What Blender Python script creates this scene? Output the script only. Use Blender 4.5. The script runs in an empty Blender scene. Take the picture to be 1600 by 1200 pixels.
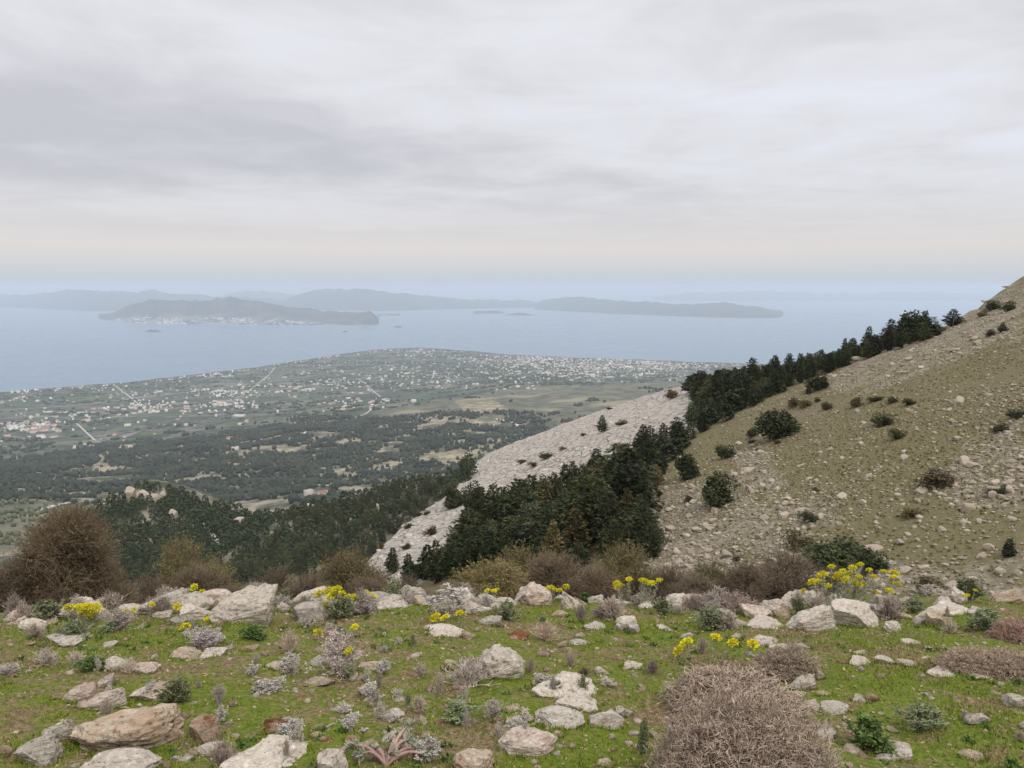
import bpy, bmesh, math, random
import numpy as np
from mathutils import Vector, Matrix, Euler

SC = bpy.context.scene
COL = SC.collection
rng = np.random.default_rng(7)
random.seed(7)

# ------------------------------------------------------------------ camera
PITCH = math.radians(7.2)
FPX = 1210.0                                  # focal length in pixels of a 1600 x 1200 frame
cam = bpy.data.cameras.new("camera")
cam.sensor_width = 36.0
cam.lens = 36.0 * FPX / 1600.0
cam.clip_start = 0.1
cam.clip_end = 300000.0
camo = bpy.data.objects.new("camera", cam)
camo.rotation_euler = (math.pi / 2 - PITCH, 0, 0)
COL.objects.link(camo)
SC.camera = camo

# ------------------------------------------------------------------ world, sun, exposure
SUN_EL, SUN_AZ = math.radians(52), math.radians(150)      # azimuth clockwise from the view direction (+Y)
SC.view_settings.view_transform = 'Standard'
SC.view_settings.look = 'None'
SC.view_settings.exposure = 0.12
SC.view_settings.gamma = 1.0
SC.view_settings.use_curve_mapping = False
SC.render.engine = 'CYCLES'
SC.cycles.use_denoising = True
SC.cycles.max_bounces = 6
SC.cycles.diffuse_bounces = 3
SC.cycles.volume_bounces = 3
SC.cycles.transparent_max_bounces = 4


class Graph:
    """short-hand for building node trees"""
    def __init__(self, tree):
        self.t = tree
        tree.nodes.clear()

    def n(self, kind, ins=None, **props):
        nd = self.t.nodes.new(kind)
        for k, v in props.items():
            setattr(nd, k, v)
        for k, v in (ins or {}).items():
            self.set(nd.inputs[k], v)
        return nd

    def set(self, sock, v):
        if isinstance(v, bpy.types.NodeSocket):
            self.t.links.new(v, sock)
        elif isinstance(v, (tuple, list)) and len(v) == 3 and sock.type == 'RGBA':
            sock.default_value = (*v, 1)
        else:
            sock.default_value = v

    def math(self, op, a, b=0.0, c=0.0, clamp=False):
        nd = self.n('ShaderNodeMath', operation=op, use_clamp=clamp)
        for i, v in enumerate((a, b, c)):
            self.set(nd.inputs[i], v)
        return nd.outputs[0]

    def mix(self, f, a, b, mode='MIX'):
        nd = self.n('ShaderNodeMix', data_type='RGBA', blend_type=mode)
        self.set(nd.inputs[0], f)
        self.set(nd.inputs[6], a)
        self.set(nd.inputs[7], b)
        return nd.outputs[2]

    def ramp(self, f, stops, interp='LINEAR'):
        nd = self.n('ShaderNodeValToRGB')
        cr = nd.color_ramp
        cr.interpolation = interp
        while len(cr.elements) < len(stops):
            cr.elements.new(0.5)
        for e, (p, c) in zip(cr.elements, stops):
            e.position = p
            e.color = (*c, 1) if isinstance(c, (tuple, list)) else (c, c, c, 1)
        self.set(nd.inputs[0], f)
        return nd.outputs[0]

    def noise(self, vec, scale, detail=4, rough=0.55, dist=0.0):
        nd = self.n('ShaderNodeTexNoise', {'Scale': scale, 'Detail': detail, 'Roughness': rough, 'Distortion': dist})
        if vec is not None:
            self.set(nd.inputs['Vector'], vec)
        return nd.outputs['Fac']

    def mapping(self, vec, scale=(1, 1, 1), rot=(0, 0, 0), loc=(0, 0, 0)):
        nd = self.n('ShaderNodeMapping', {'Vector': vec, 'Scale': scale, 'Rotation': rot, 'Location': loc})
        return nd.outputs[0]

    def step(self, v, lo, hi):
        nd = self.n('ShaderNodeMapRange', {'Value': v, 'From Min': lo, 'From Max': hi}, interpolation_type='SMOOTHSTEP')
        return nd.outputs[0]


def build_world():
    w = bpy.data.worlds.new("World")
    SC.world = w
    w.use_nodes = True
    g = Graph(w.node_tree)
    sky = g.n('ShaderNodeTexSky', sky_type='NISHITA', sun_disc=False)
    sky.sun_elevation = SUN_EL
    sky.sun_rotation = SUN_AZ
    sky.altitude = 650
    sky.dust_density = 2.0
    clear = g.n('ShaderNodeBackground', {'Color': sky.outputs[0], 'Strength': 0.11})
    d = g.n('ShaderNodeTexCoord').outputs['Generated']
    sx = g.n('ShaderNodeSeparateXYZ', {0: d})
    z = g.math('MAXIMUM', sx.outputs[2], 0.0)
    inv = g.math('DIVIDE', 1.0, g.math('ADD', z, 0.06))
    pv = g.n('ShaderNodeCombineXYZ', {0: g.math('MULTIPLY', sx.outputs[0], inv), 1: g.math('MULTIPLY', sx.outputs[1], inv), 2: 0.0}).outputs[0]
    # layered stratus: long rolls lying obliquely across the view, softer lumps between them
    rot = g.mapping(pv, rot=(0, 0, math.radians(-24)))
    warp = g.noise(rot, 0.5, 3, 0.5)
    rs = g.n('ShaderNodeSeparateXYZ', {0: rot})
    v = g.math('ADD', rs.outputs[1], g.math('MULTIPLY', warp, 2.2))
    roll = g.noise(g.n('ShaderNodeCombineXYZ', {0: g.math('MULTIPLY', rs.outputs[0], 0.16), 1: g.math('MULTIPLY', v, 0.42), 2: 3.7}).outputs[0], 1.0, 2, 0.45)
    fine = g.noise(g.mapping(pv, scale=(1.0, 1.0, 1), loc=(2.1, 0.4, 0)), 1.5, 7, 0.6, 0.5)
    shade = g.math('ADD', g.math('MULTIPLY', roll, 0.66), g.math('MULTIPLY', fine, 0.34))
    tone = g.ramp(shade, [(0.37, (0.52, 0.52, 0.56)), (0.46, (0.60, 0.60, 0.635)), (0.54, (0.69, 0.69, 0.725)), (0.64, (0.73, 0.755, 0.82))])
    low = g.ramp(z, [(0.0, (0.50, 0.555, 0.65)), (0.02, (0.595, 0.615, 0.655)), (0.045, (0.70, 0.66, 0.64)), (0.085, (0.665, 0.645, 0.65)), (0.14, (0.62, 0.62, 0.64))])
    cloud = g.mix(g.step(z, 0.03, 0.15), low, tone)
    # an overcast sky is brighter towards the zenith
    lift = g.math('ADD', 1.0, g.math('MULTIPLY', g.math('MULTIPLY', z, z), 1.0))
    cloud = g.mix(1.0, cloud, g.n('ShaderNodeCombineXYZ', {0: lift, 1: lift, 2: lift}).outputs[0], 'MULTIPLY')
    cloud = g.mix(g.step(sx.outputs[2], -0.02, -0.10), cloud, (0.10, 0.11, 0.12))
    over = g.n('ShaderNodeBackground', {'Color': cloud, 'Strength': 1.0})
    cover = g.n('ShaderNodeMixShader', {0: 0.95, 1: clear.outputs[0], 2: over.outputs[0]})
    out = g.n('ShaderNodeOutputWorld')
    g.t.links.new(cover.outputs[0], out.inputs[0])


build_world()
sun = bpy.data.lights.new("sun", 'SUN')
sun.energy = 1.5
sun.angle = math.radians(24)
sun.color = (1.0, 0.96, 0.90)
suno = bpy.data.objects.new("sun", sun)
sd = Vector((math.sin(SUN_AZ) * math.cos(SUN_EL), math.cos(SUN_AZ) * math.cos(SUN_EL), math.sin(SUN_EL)))
suno.rotation_euler = sd.to_track_quat('Z', 'Y').to_euler()
COL.objects.link(suno)

# ------------------------------------------------------------------ noise
def _hash(ix, iy, iz, seed):
    h = (ix * 374761393 + iy * 668265263 + iz * 2147483647 + seed * 1442695041) & 0xffffffff
    h = ((h ^ (h >> 13)) * 1274126177) & 0xffffffff
    h = h ^ (h >> 16)
    return (h & 0xffff) / 65535.0


def vnoise(x, y, z=0.0, seed=0):
    x, y, z = np.broadcast_arrays(np.asarray(x, float), y, z)
    fx, fy, fz = np.floor(x), np.floor(y), np.floor(z)
    ix, iy, iz = fx.astype(np.int64), fy.astype(np.int64), fz.astype(np.int64)
    tx, ty, tz = x - fx, y - fy, z - fz
    tx, ty, tz = (t * t * (3 - 2 * t) for t in (tx, ty, tz))
    r = 0
    for a in (0, 1):
        for b in (0, 1):
            for c in (0, 1):
                wgt = (tx if a else 1 - tx) * (ty if b else 1 - ty) * (tz if c else 1 - tz)
                r = r + wgt * _hash(ix + a, iy + b, iz + c, seed)
    return r * 2 - 1


def vnoise2(x, y, seed=0):
    fx, fy = np.floor(x), np.floor(y)
    ix, iy = fx.astype(np.int64), fy.astype(np.int64)
    tx, ty = x - fx, y - fy
    tx, ty = tx * tx * (3 - 2 * tx), ty * ty * (3 - 2 * ty)
    h00, h10 = _hash(ix, iy, 0, seed), _hash(ix + 1, iy, 0, seed)
    h01, h11 = _hash(ix, iy + 1, 0, seed), _hash(ix + 1, iy + 1, 0, seed)
    return ((h00 * (1 - tx) + h10 * tx) * (1 - ty) + (h01 * (1 - tx) + h11 * tx) * ty) * 2 - 1


def fbm(x, y, octv=4, seed=0, gain=0.5, ridged=False):
    x, y = np.asarray(x, float), np.asarray(y, float)
    s, a, t = 0.0, 1.0, 0.0
    c, d = math.cos(0.6), math.sin(0.6)
    for o in range(octv):
        v = vnoise2(x, y, seed + o * 17)
        if ridged:
            v = 1 - 2 * np.abs(v)
        s = s + a * v
        t += a
        a *= gain
        x, y = (x * c - y * d) * 2.03 + 5.1, (x * d + y * c) * 2.03 - 3.7
    return s / t


def fbm3(p, scale, octv=3, seed=0, gain=0.5):
    s, a, t = 0.0, 1.0, 0.0
    q = p * scale
    for o in range(octv):
        s = s + a * vnoise(q[:, 0], q[:, 1], q[:, 2], seed + o * 13)
        t += a
        a *= gain
        q = q * 2.05 + 3.1
    return s / t


def sstep(x, a, b):
    t = np.clip((x - a) / (b - a), 0, 1)
    return t * t * (3 - 2 * t)


# ------------------------------------------------------------------ view rays <-> places
CP, SP = math.cos(PITCH), math.sin(PITCH)
SEA = -650.0


def rays(px, py):
    u = (np.asarray(px, float) - 800) / FPX
    v = (600 - np.asarray(py, float)) / FPX
    u, v = np.broadcast_arrays(u, v)
    return np.stack([u, CP + v * SP, -SP + v * CP], -1)


def to_px(x, y, z):
    fw = np.maximum(y * CP - z * SP, 1e-3)
    return 800 + FPX * x / fw, 600 - FPX * (y * SP + z * CP) / fw


def at_r(px, py, r):
    d = rays(px, py)
    return d * (np.asarray(r, float) / np.hypot(d[..., 0], d[..., 1]))[..., None]


# the facing hillside: a slope rising to the right, cut off by the crest of the spur
_A, _B, _C = (at_r(px, py, r) for px, py, r in ((1600, 433, 230), (1600, 900, 44), (740, 745, 205)))
_N = np.cross(_B - _A, _C - _A)
_N = _N / _N[2]
_K = float(np.dot(_N, _A))
CREST = np.array([(1700, 395), (1600, 433), (1560, 452), (1500, 490), (1450, 516), (1400, 534), (1300, 566), (1200, 592), (1100, 604),
                  (1050, 609), (1000, 619), (930, 641), (850, 673), (800, 692), (745, 722), (728, 748), (700, 771), (650, 804), (600, 845),
                  (568, 878), (556, 915), (540, 960)], float)
_d = rays(CREST[:, 0], CREST[:, 1])
_t = _K / (_d @ _N)
CREST_TH = np.arctan2(_d[:, 0], _d[:, 1])[::-1]
CREST_R = (_t * np.hypot(_d[:, 0], _d[:, 1]))[::-1]
CREST_TH = np.concatenate([[-1.0, CREST_TH[0] - 0.05], CREST_TH, [CREST_TH[-1] + 0.5]])
CREST_R = np.concatenate([[20, 60], CREST_R, [CREST_R[-1]]])

# middle and far ground: (pixel x, pixel y, distance) or (pixel x, pixel y, height 'z')
FAR_PTS = [
    (740, 745, 400), (600, 772, 420), (500, 797, 440), (420, 815, 470), (760, 880, 280), (560, 890, 290), (450, 890, 320), (900, 760, 400), (1200, 700, 400),
    (600, 880, 330), (380, 850, 470),
    (215, 762, 600), (165, 795, 570), (275, 770, 610), (330, 790, 640), (120, 835, 540), (210, 880, 430), (330, 890, 420), (60, 900, 420), (-100, 900, 420),
    (600, 830, 640), (480, 835, 650), (740, 800, 640), (900, 800, 640), (1200, 760, 640), (350, 850, 830), (230, 830, 840), (120, 850, 760), (20, 860, 760), (-120, 860, 760),
    (600, 800, 1000), (450, 800, 1020), (300, 805, 1080), (150, 812, 1100), (20, 820, 1080), (-120, 820, 1080), (800, 800, 1000), (1100, 780, 1000), (1300, 760, 1000),
    (60, 782, 1330), (200, 780, 1360), (400, 775, 1350), (600, 765, 1350), (800, 755, 1350), (1000, 730, 1350), (1300, 700, 1350),
    (100, 742, -418.), (-120, 742, -418.), (250, 735, -400.), (400, 732, -395.), (600, 725, -390.), (800, 712, -370.), (1000, 690, -370.), (1300, 650, -370.),
    (100, 700, -520.), (-120, 705, -530.), (300, 690, -470.), (450, 680, -440.), (600, 678, -415.), (750, 678, -400.), (900, 660, -390.), (1100, 640, -390.), (1300, 620, -380.),
    (100, 660, -596.), (-120, 665, -600.), (300, 652, -570.), (450, 660, -500.), (600, 648, -450.), (690, 640, -425.), (780, 630, -420.), (860, 620, -425.), (1000, 605, -430.), (1300, 590, -440.),
    (300, 622, -615.), (100, 630, -622.), (-120, 640, -620.), (450, 625, -590.), (600, 622, -570.), (700, 615, -555.), (790, 600, -520.), (900, 598, -520.), (1000, 595, -540.), (1150, 590, -560.), (1300, 580, -580.),
    (500, 590, -628.), (650, 580, -630.), (800, 582, -625.), (950, 580, -630.), (1100, 578, -635.), (1300, 570, -640.),
]
COAST = np.array([(-300, 640), (-120, 624), (0, 612), (100, 605), (200, 597), (300, 586), (400, 574), (470, 563), (540, 552), (600, 545), (650, 543), (700, 546), (800, 554),
                  (900, 559), (1000, 562), (1100, 566), (1200, 570), (1400, 580), (1700, 600)], float)
_d = rays(COAST[:, 0], COAST[:, 1])
_t = SEA / _d[:, 2]
COAST_TH = np.arctan2(_d[:, 0], _d[:, 1])
COAST_R = _t * np.hypot(_d[:, 0], _d[:, 1])


def _tps_setup():
    P, T = [], []
    for px, py, v in FAR_PTS:
        d = rays(px, py)
        h = math.hypot(d[0], d[1])
        t = -d[2] / h
        r = v if v > 0 else -v / t
        P.append((3 * math.atan2(d[0], d[1]), math.log(r)))
        T.append(t)
    for th, r in zip(COAST_TH[1:-1], COAST_R[1:-1]):
        P.append((3 * th, math.log(r)))
        T.append(-SEA / r)
    P, T = np.array(P), np.array(T)
    n = len(P)
    D = np.hypot(P[:, None, 0] - P[None, :, 0], P[:, None, 1] - P[None, :, 1])
    K = np.where(D > 0, D * D * np.log(D + 1e-12), 0) + np.eye(n) * 1e-3
    Q = np.hstack([np.ones((n, 1)), P])
    M = np.block([[K, Q], [Q.T, np.zeros((3, 3))]])
    return P, np.linalg.solve(M, np.concatenate([T, np.zeros(3)]))


_TP, _TW = _tps_setup()


def far_t(th, r):
    a, b = 3 * np.clip(th, -0.75, 0.62), np.log(np.clip(r, 240, 9000))
    s = _TW[-3] + _TW[-2] * a + _TW[-1] * b
    for (pa, pb), w in zip(_TP, _TW[:-3]):
        q = (a - pa) ** 2 + (b - pb) ** 2 + 1e-12
        s = s + w * 0.5 * q * np.log(q)
    return s


def smax(a, b, k):
    h = np.clip(0.5 + 0.5 * (a - b) / k, 0, 1)
    return b * (1 - h) + a * h + k * h * (1 - h)


def coast_r(th):
    return np.interp(th, COAST_TH, COAST_R)


def crest_r(th):
    return np.interp(th, CREST_TH, CREST_R)


def brow(x):
    """how far out the terrace breaks off"""
    return 7.6 + 0.9 * fbm(x * 0.6, x * 0 + 1.3, 3, 3) - 0.16 * np.maximum(0, -x - 1.5) - 0.05 * np.maximum(0, x - 2.5)


def ground(x, y):
    """height of the land at x, y (the eye is at the origin, the sea at SEA)"""
    x, y = np.asarray(x, float), np.asarray(y, float)
    r = np.hypot(x, y)
    th = np.arctan2(x, y)
    only_near = r.size > 0 and np.nanmax(r) < 150
    # the terrace the camera stands on, breaking over its brow
    rb = brow(x)
    t = -1.62 - 0.19 * y
    over = np.log1p(np.exp(np.clip((y - rb) / 0.9, -30, 30))) * 0.9
    over = np.where(y - rb > 25, y - rb, over)
    t = t - 0.31 * over - 0.06 * np.clip(over - 40, 0, 1e9)
    near_amp = 1 - sstep(r, 9, 16)
    t = t + near_amp * (0.085 * fbm(x * 0.9, y * 0.9, 3, 5) + 0.035 * fbm(x * 3.5, y * 3.5, 3, 9))
    t = t + (1 - near_amp) * (0.5 * fbm(x * 0.12, y * 0.12, 3, 15))
    # facing hillside
    hp = _K - _N[0] * x - _N[1] * y
    rc = crest_r(th)
    past = np.maximum(r - rc, 0)
    rough = np.clip(r / 150, 0, 1)
    hp = hp + rough * (2.1 * fbm(x / 30 + y / 90, y / 60, 3, 21) + 0.55 * fbm(x / 7, y / 7, 4, 22)) - 0.8 * past * past / (past + 10)
    left = 1 - sstep(th, 0.13, 0.20)
    hp = hp + left * rough * (0.45 * fbm(x / 9 + y / 26, y / 20 - x / 45, 3, 27, ridged=True) + 0.12 * fbm(x / 2.4, y / 2.4, 2, 28))
    near = smax(t, hp, 2.5)
    if only_near:
        return near
    fr = -far_t(th, r) * r - 3.0 * np.maximum(0, 250 - r)
    amp = sstep(r, 300, 900) * (1 - sstep(r, 3200, 4600))
    fr = fr + amp * (16 * fbm(x / 420, y / 420, 4, 31, ridged=True) + 5 * fbm(x / 90, y / 90, 3, 35))
    fr = fr + (1 - amp) * sstep(r, 3000, 4000) * 3.0 * fbm(x / 300, y / 300, 3, 37) + sstep(r, 250, 350) * (1 - sstep(r, 700, 1100)) * 7.0 * fbm(x / 45, y / 45, 4, 33)
    z = smax(near, fr, 4.0)
    # the shore
    co = coast_r(th) * (1 + 0.012 * fbm(th * 40, th * 0 + 2.5, 4, 41))
    inland = (co - r)
    floor = SEA + 0.4 + np.clip(inland, 0, 900) * 0.006
    z = np.where(r > 2500, np.maximum(z, floor), z)
    z = np.where(inland < 350, np.minimum(z, SEA + np.maximum(inland, -60) * 0.03 + 0.1), z)
    return z


def hit(px, py, r0=1.5, r1=16000, n=None):
    """first point of the land along the view ray through a pixel"""
    d = rays(px, py).reshape(-1, 3)
    h = np.hypot(d[:, 0], d[:, 1])
    n = n or int(55 * math.log(r1 / r0))
    rs = np.geomspace(r0, r1, n)
    lo = np.full(len(d), r0)
    hi = np.full(len(d), np.nan)
    alive = np.ones(len(d), bool)
    for r in rs:
        i = np.nonzero(alive)[0]
        if not len(i):
            break
        p = d[i] * (r / h[i])[:, None]
        under = ground(p[:, 0], p[:, 1]) > p[:, 2]
        hi[i[under]] = r
        alive[i[under]] = False
        lo[i[~under]] = r
    for _ in range(14):
        m = np.where(np.isnan(hi), lo, (lo + hi) / 2)
        p = d * (m / h)[:, None]
        under = ground(p[:, 0], p[:, 1]) > p[:, 2]
        hi = np.where(under & ~np.isnan(hi), m, hi)
        lo = np.where(under, lo, m)
    p = d * (np.where(np.isnan(hi), lo, hi) / h)[:, None]
    p[np.isnan(hi)] = np.nan
    p[:, 2] = ground(p[:, 0], p[:, 1])
    return p


def in_poly(px, py, poly):
    px, py = np.asarray(px, float), np.asarray(py, float)
    c = np.zeros(px.shape, bool)
    n = len(poly)
    for i in range(n):
        (x0, y0), (x1, y1) = poly[i], poly[(i + 1) % n]
        if y0 == y1:
            continue
        k = ((y0 > py) != (y1 > py)) & (px < (x1 - x0) * (py - y0) / (y1 - y0) + x0)
        c ^= k
    return c


# ------------------------------------------------------------------ mesh helpers
def mesh_from(name, verts, faces, smooth=False, attrs=None):
    """faces: list of index arrays (n, k)"""
    me = bpy.data.meshes.new(name)
    verts = np.asarray(verts, np.float32)
    if not isinstance(faces, list):
        faces = [faces]
    faces = [np.asarray(f, np.int32) for f in faces if len(f)]
    me.vertices.add(len(verts))
    me.vertices.foreach_set('co', verts.ravel())
    idx = np.concatenate([f.ravel() for f in faces])
    tot = np.concatenate([np.full(len(f), f.shape[1], np.int32) for f in faces])
    me.loops.add(len(idx))
    me.loops.foreach_set('vertex_index', idx)
    me.polygons.add(len(tot))
    me.polygons.foreach_set('loop_start', np.concatenate([[0], np.cumsum(tot)[:-1]]).astype(np.int32))
    me.polygons.foreach_set('loop_total', tot)
    if smooth:
        me.polygons.foreach_set('use_smooth', np.ones(len(tot), bool))
    for k, v in (attrs or {}).items():
        a = me.attributes.new(k, 'FLOAT', 'POINT')
        a.data.foreach_set('value', np.asarray(v, np.float32))
    me.update(calc_edges=True)
    return me


def link(name, data, mat=None, parent=None, label=None, cat=None, group=None, kind=None, loc=None, rot=None, scale=None):
    o = bpy.data.objects.new(name, data)
    if mat is not None and data is not None and not data.materials:
        data.materials.append(mat)
    COL.objects.link(o)
    if parent is not None:
        o.parent = parent
    if loc is not None:
        o.location = tuple(float(v) for v in loc)
    if rot is not None:
        o.rotation_euler = rot
    if scale is not None:
        o.scale = scale
    for k, v in (('label', label), ('category', cat), ('group', group), ('kind', kind)):
        if v:
            o[k] = v
    return o


PENDING = []


def later(o, words, px, py, size, marks):
    """label this repeat once all are placed: its look, then the nearest landmark"""
    PENDING.append((o, words, px, py, size, marks))


def label_repeats():
    groups = {}
    for o, words, px, py, size, marks in PENDING:
        x, y, name, up = min(marks, key=lambda m: (m[0] - px) ** 2 + 3 * (m[1] - py) ** 2)
        dx, dy = px - x, 1.5 * (py - y)
        far = math.hypot(dx, dy)
        near = 'just ' if far < 32 else ('well ' if far > 95 else '')
        side = 'left of' if dx < 0 else 'right of'
        level = up if dy < 0 else 'below'
        if abs(dx) > 2.2 * abs(dy):
            rel = side
        elif abs(dy) > 2.2 * abs(dx):
            rel = level
        else:
            rel = ('above ' if dy < 0 else 'below ') + side
        groups.setdefault(f"{words} {near}{rel} {name}", []).append((size, o))
    order = ("largest", "second largest", "third largest")
    for text, L in groups.items():
        L.sort(key=lambda t: -t[0])
        for i, (_, o) in enumerate(L):
            text = ' '.join(text.split())
            o['label'] = text if len(L) == 1 else (f"{order[i]} {text}" if i < 3 else f"lesser {text}")


class Buf:
    """collects geometry for one mesh"""
    def __init__(self):
        self.v, self.f3, self.f4, self.n = [], [], [], 0

    def add(self, verts, tris=None, quads=None):
        verts = np.asarray(verts, float).reshape(-1, 3)
        self.v.append(verts)
        if tris is not None and len(tris):
            self.f3.append(np.asarray(tris) + self.n)
        if quads is not None and len(quads):
            self.f4.append(np.asarray(quads) + self.n)
        self.n += len(verts)

    def tubes(self, P, rad, sides=3):
        """P: (n, k, 3) polylines, rad: (n, k) or (k,)"""
        P = np.asarray(P, float)
        n, k, _ = P.shape
        rad = np.broadcast_to(np.asarray(rad, float), (n, k))
        T = np.gradient(P, axis=1)
        T /= np.linalg.norm(T, axis=2, keepdims=True) + 1e-9
        up = np.where(np.abs(T[..., 2:3]) > 0.9, np.array([1., 0, 0]), np.array([0, 0, 1.]))
        U = np.cross(T, up)
        U /= np.linalg.norm(U, axis=2, keepdims=True) + 1e-9
        W = np.cross(T, U)
        a = np.arange(sides) * 2 * math.pi / sides
        ring = P[:, :, None] + rad[:, :, None, None] * (U[:, :, None] * np.cos(a)[:, None] + W[:, :, None] * np.sin(a)[:, None])
        base = (np.arange(n) * k * sides)[:, None, None] + (np.arange(k - 1) * sides)[None, :, None]
        j = np.arange(sides)
        q = np.stack([base + j, base + (j + 1) % sides, base + sides + (j + 1) % sides, base + sides + j], -1)
        self.add(ring, quads=q.reshape(-1, 4))

    def leaves(self, C, D, L, W, curl=0.0, R=None):
        """pointed leaf blades: centres of their bases C, directions D, lengths L, widths W"""
        C, D = np.asarray(C, float), np.asarray(D, float)
        D = D / (np.linalg.norm(D, axis=1, keepdims=True) + 1e-9)
        R = rng if R is None else R
        S = np.cross(D, R.normal(size=D.shape))
        S /= np.linalg.norm(S, axis=1, keepdims=True) + 1e-9
        L = np.broadcast_to(L, (len(C),))[:, None]
        W = np.broadcast_to(W, (len(C),))[:, None]
        N = np.cross(D, S)
        m = C + D * L * 0.55 + N * L * curl
        V = np.stack([C, m + S * W / 2, C + D * L, m - S * W / 2], 1)
        b = np.arange(len(C))[:, None] * 4
        self.add(V, quads=b + np.array([[0, 1, 2, 3]]))

    def mesh(self, name, smooth=False):
        f = []
        if self.f3:
            f.append(np.concatenate(self.f3))
        if self.f4:
            f.append(np.concatenate(self.f4))
        return mesh_from(name, np.concatenate(self.v), f, smooth)


def grid_faces(nr, nt, closed=False):
    i, j = np.meshgrid(np.arange(nr - 1), np.arange(nt if closed else nt - 1), indexing='ij')
    j2 = (j + 1) % nt
    return np.stack([i * nt + j, i * nt + j2, (i + 1) * nt + j2, (i + 1) * nt + j], -1).reshape(-1, 4)


# ------------------------------------------------------------------ materials
def new_mat(name):
    m = bpy.data.materials.new(name)
    m.use_nodes = True
    g = Graph(m.node_tree)
    return m, g


def finish(g, color, rough=0.9, bump=None, strength=0.3, dist=0.02, spec=0.25, extra=None):
    b = g.n('ShaderNodeBsdfPrincipled', {'Base Color': color, 'Roughness': rough, 'Specular IOR Level': spec, **(extra or {})})
    if bump is not None:
        nb = g.n('ShaderNodeBump', {'Height': bump, 'Strength': strength, 'Distance': dist})
        g.t.links.new(nb.outputs[0], b.inputs['Normal'])
    o = g.n('ShaderNodeOutputMaterial')
    g.t.links.new(b.outputs[0], o.inputs[0])


def pos(g):
    return g.n('ShaderNodeNewGeometry').outputs['Position']


def attr(g, name):
    return g.n('ShaderNodeAttribute', attribute_name=name).outputs['Fac']


def mat_plain(name, a, b, scale=8.0, rough=0.9, spec=0.2, world=False, tint=True, rnd=0.0):
    """two tones broken up by noise, tinted per object"""
    m, g = new_mat(name)
    v = pos(g) if world else g.n('ShaderNodeTexCoord').outputs['Object']
    oi = g.n('ShaderNodeObjectInfo')
    f = g.step(g.noise(v, scale, 3), 0.35, 0.65)
    if rnd:
        f = g.math('ADD', g.math('MULTIPLY', f, 1 - rnd), g.math('MULTIPLY', oi.outputs['Random'], rnd))
    c = g.mix(f, a, b)
    if tint:
        c = g.mix(1.0, c, oi.outputs['Color'], 'MULTIPLY')
    finish(g, c, rough, spec=spec)
    return m


def turf_tones(g, p):
    """where the turf is green moss, where it is dry and where the soil shows"""
    big = g.noise(p, 1.3, 5, 0.65)
    mid = g.noise(p, 5.0, 5, 0.7)
    fin = g.noise(p, 30.0, 4, 0.7)
    f = g.math('ADD', g.math('ADD', g.math('MULTIPLY', big, 0.42), g.math('MULTIPLY', mid, 0.38)), g.math('MULTIPLY', fin, 0.20))
    return big, mid, fin, f


def mat_meadow():
    m, g = new_mat("turf_soil")
    p = pos(g)
    big, mid, fin, f = turf_tones(g, p)
    green = g.mix(g.step(fin, 0.35, 0.65), (0.075, 0.120, 0.008), (0.16, 0.18, 0.020))
    brown = g.mix(g.step(fin, 0.4, 0.62), (0.12, 0.078, 0.042), (0.255, 0.18, 0.10))
    c = g.mix(g.step(f, 0.47, 0.585), green, brown)
    c = g.mix(g.step(g.noise(p, 75.0, 3, 0.7), 0.58, 0.72), c, (0.25, 0.20, 0.095))
    finish(g, c, 0.95, g.math('ADD', mid, g.math('MULTIPLY', fin, 0.6)), 0.9, 0.03)
    return m


def mat_hillside():
    m, g = new_mat("hillside_ground")
    p = pos(g)
    n1 = g.noise(p, 0.045, 5, 0.6)
    n2 = g.noise(p, 0.5, 5, 0.65)
    n3 = g.noise(p, 2.2, 4, 0.7)
    soil = g.mix(g.step(n2, 0.35, 0.65), (0.145, 0.110, 0.070), (0.26, 0.21, 0.145))
    grass = g.mix(n3, (0.128, 0.112, 0.050), (0.220, 0.188, 0.098))
    f = g.math('ADD', g.math('MULTIPLY', n1, 0.55), g.math('MULTIPLY', n3, 0.45))
    c = g.mix(g.step(f, 0.36, 0.51), soil, grass)
    scree = g.mix(g.step(n3, 0.4, 0.6), (0.21, 0.175, 0.125), (0.34, 0.295, 0.225))
    c = g.mix(g.math('MULTIPLY', attr(g, 'scree'), g.step(n2, 0.3, 0.62)), c, scree)
    sp = g.mapping(p, scale=(0.10, 0.10, 0.55), rot=(0.35, 0.0, 0.5))
    crack = g.n('ShaderNodeTexVoronoi', {'Vector': g.mapping(p, scale=(0.22, 0.42, 0.8), rot=(0.2, 0.25, 0.6)), 'Scale': 1.0}, feature='DISTANCE_TO_EDGE').outputs['Distance']
    r1 = g.noise(sp, 3.0, 6, 0.65)
    rock = g.ramp(r1, [(0.3, (0.40, 0.345, 0.285)), (0.5, (0.51, 0.455, 0.39)), (0.7, (0.59, 0.535, 0.47))])
    rock = g.mix(g.step(n3, 0.58, 0.72), rock, (0.24, 0.20, 0.15))
    rock = g.mix(g.step(crack, 0.05, 0.0), rock, (0.22, 0.19, 0.15))
    c = g.mix(attr(g, 'rock'), c, rock)
    h = g.math('ADD', g.math('MULTIPLY', n3, 0.5), g.math('MULTIPLY', g.step(crack, 0.0, 0.12), g.math('MULTIPLY', attr(g, 'rock'), 0.8)))
    h = g.math('ADD', h, g.math('MULTIPLY', r1, attr(g, 'rock')))
    finish(g, c, 0.95, h, 0.9, 0.8)
    return m


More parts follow.
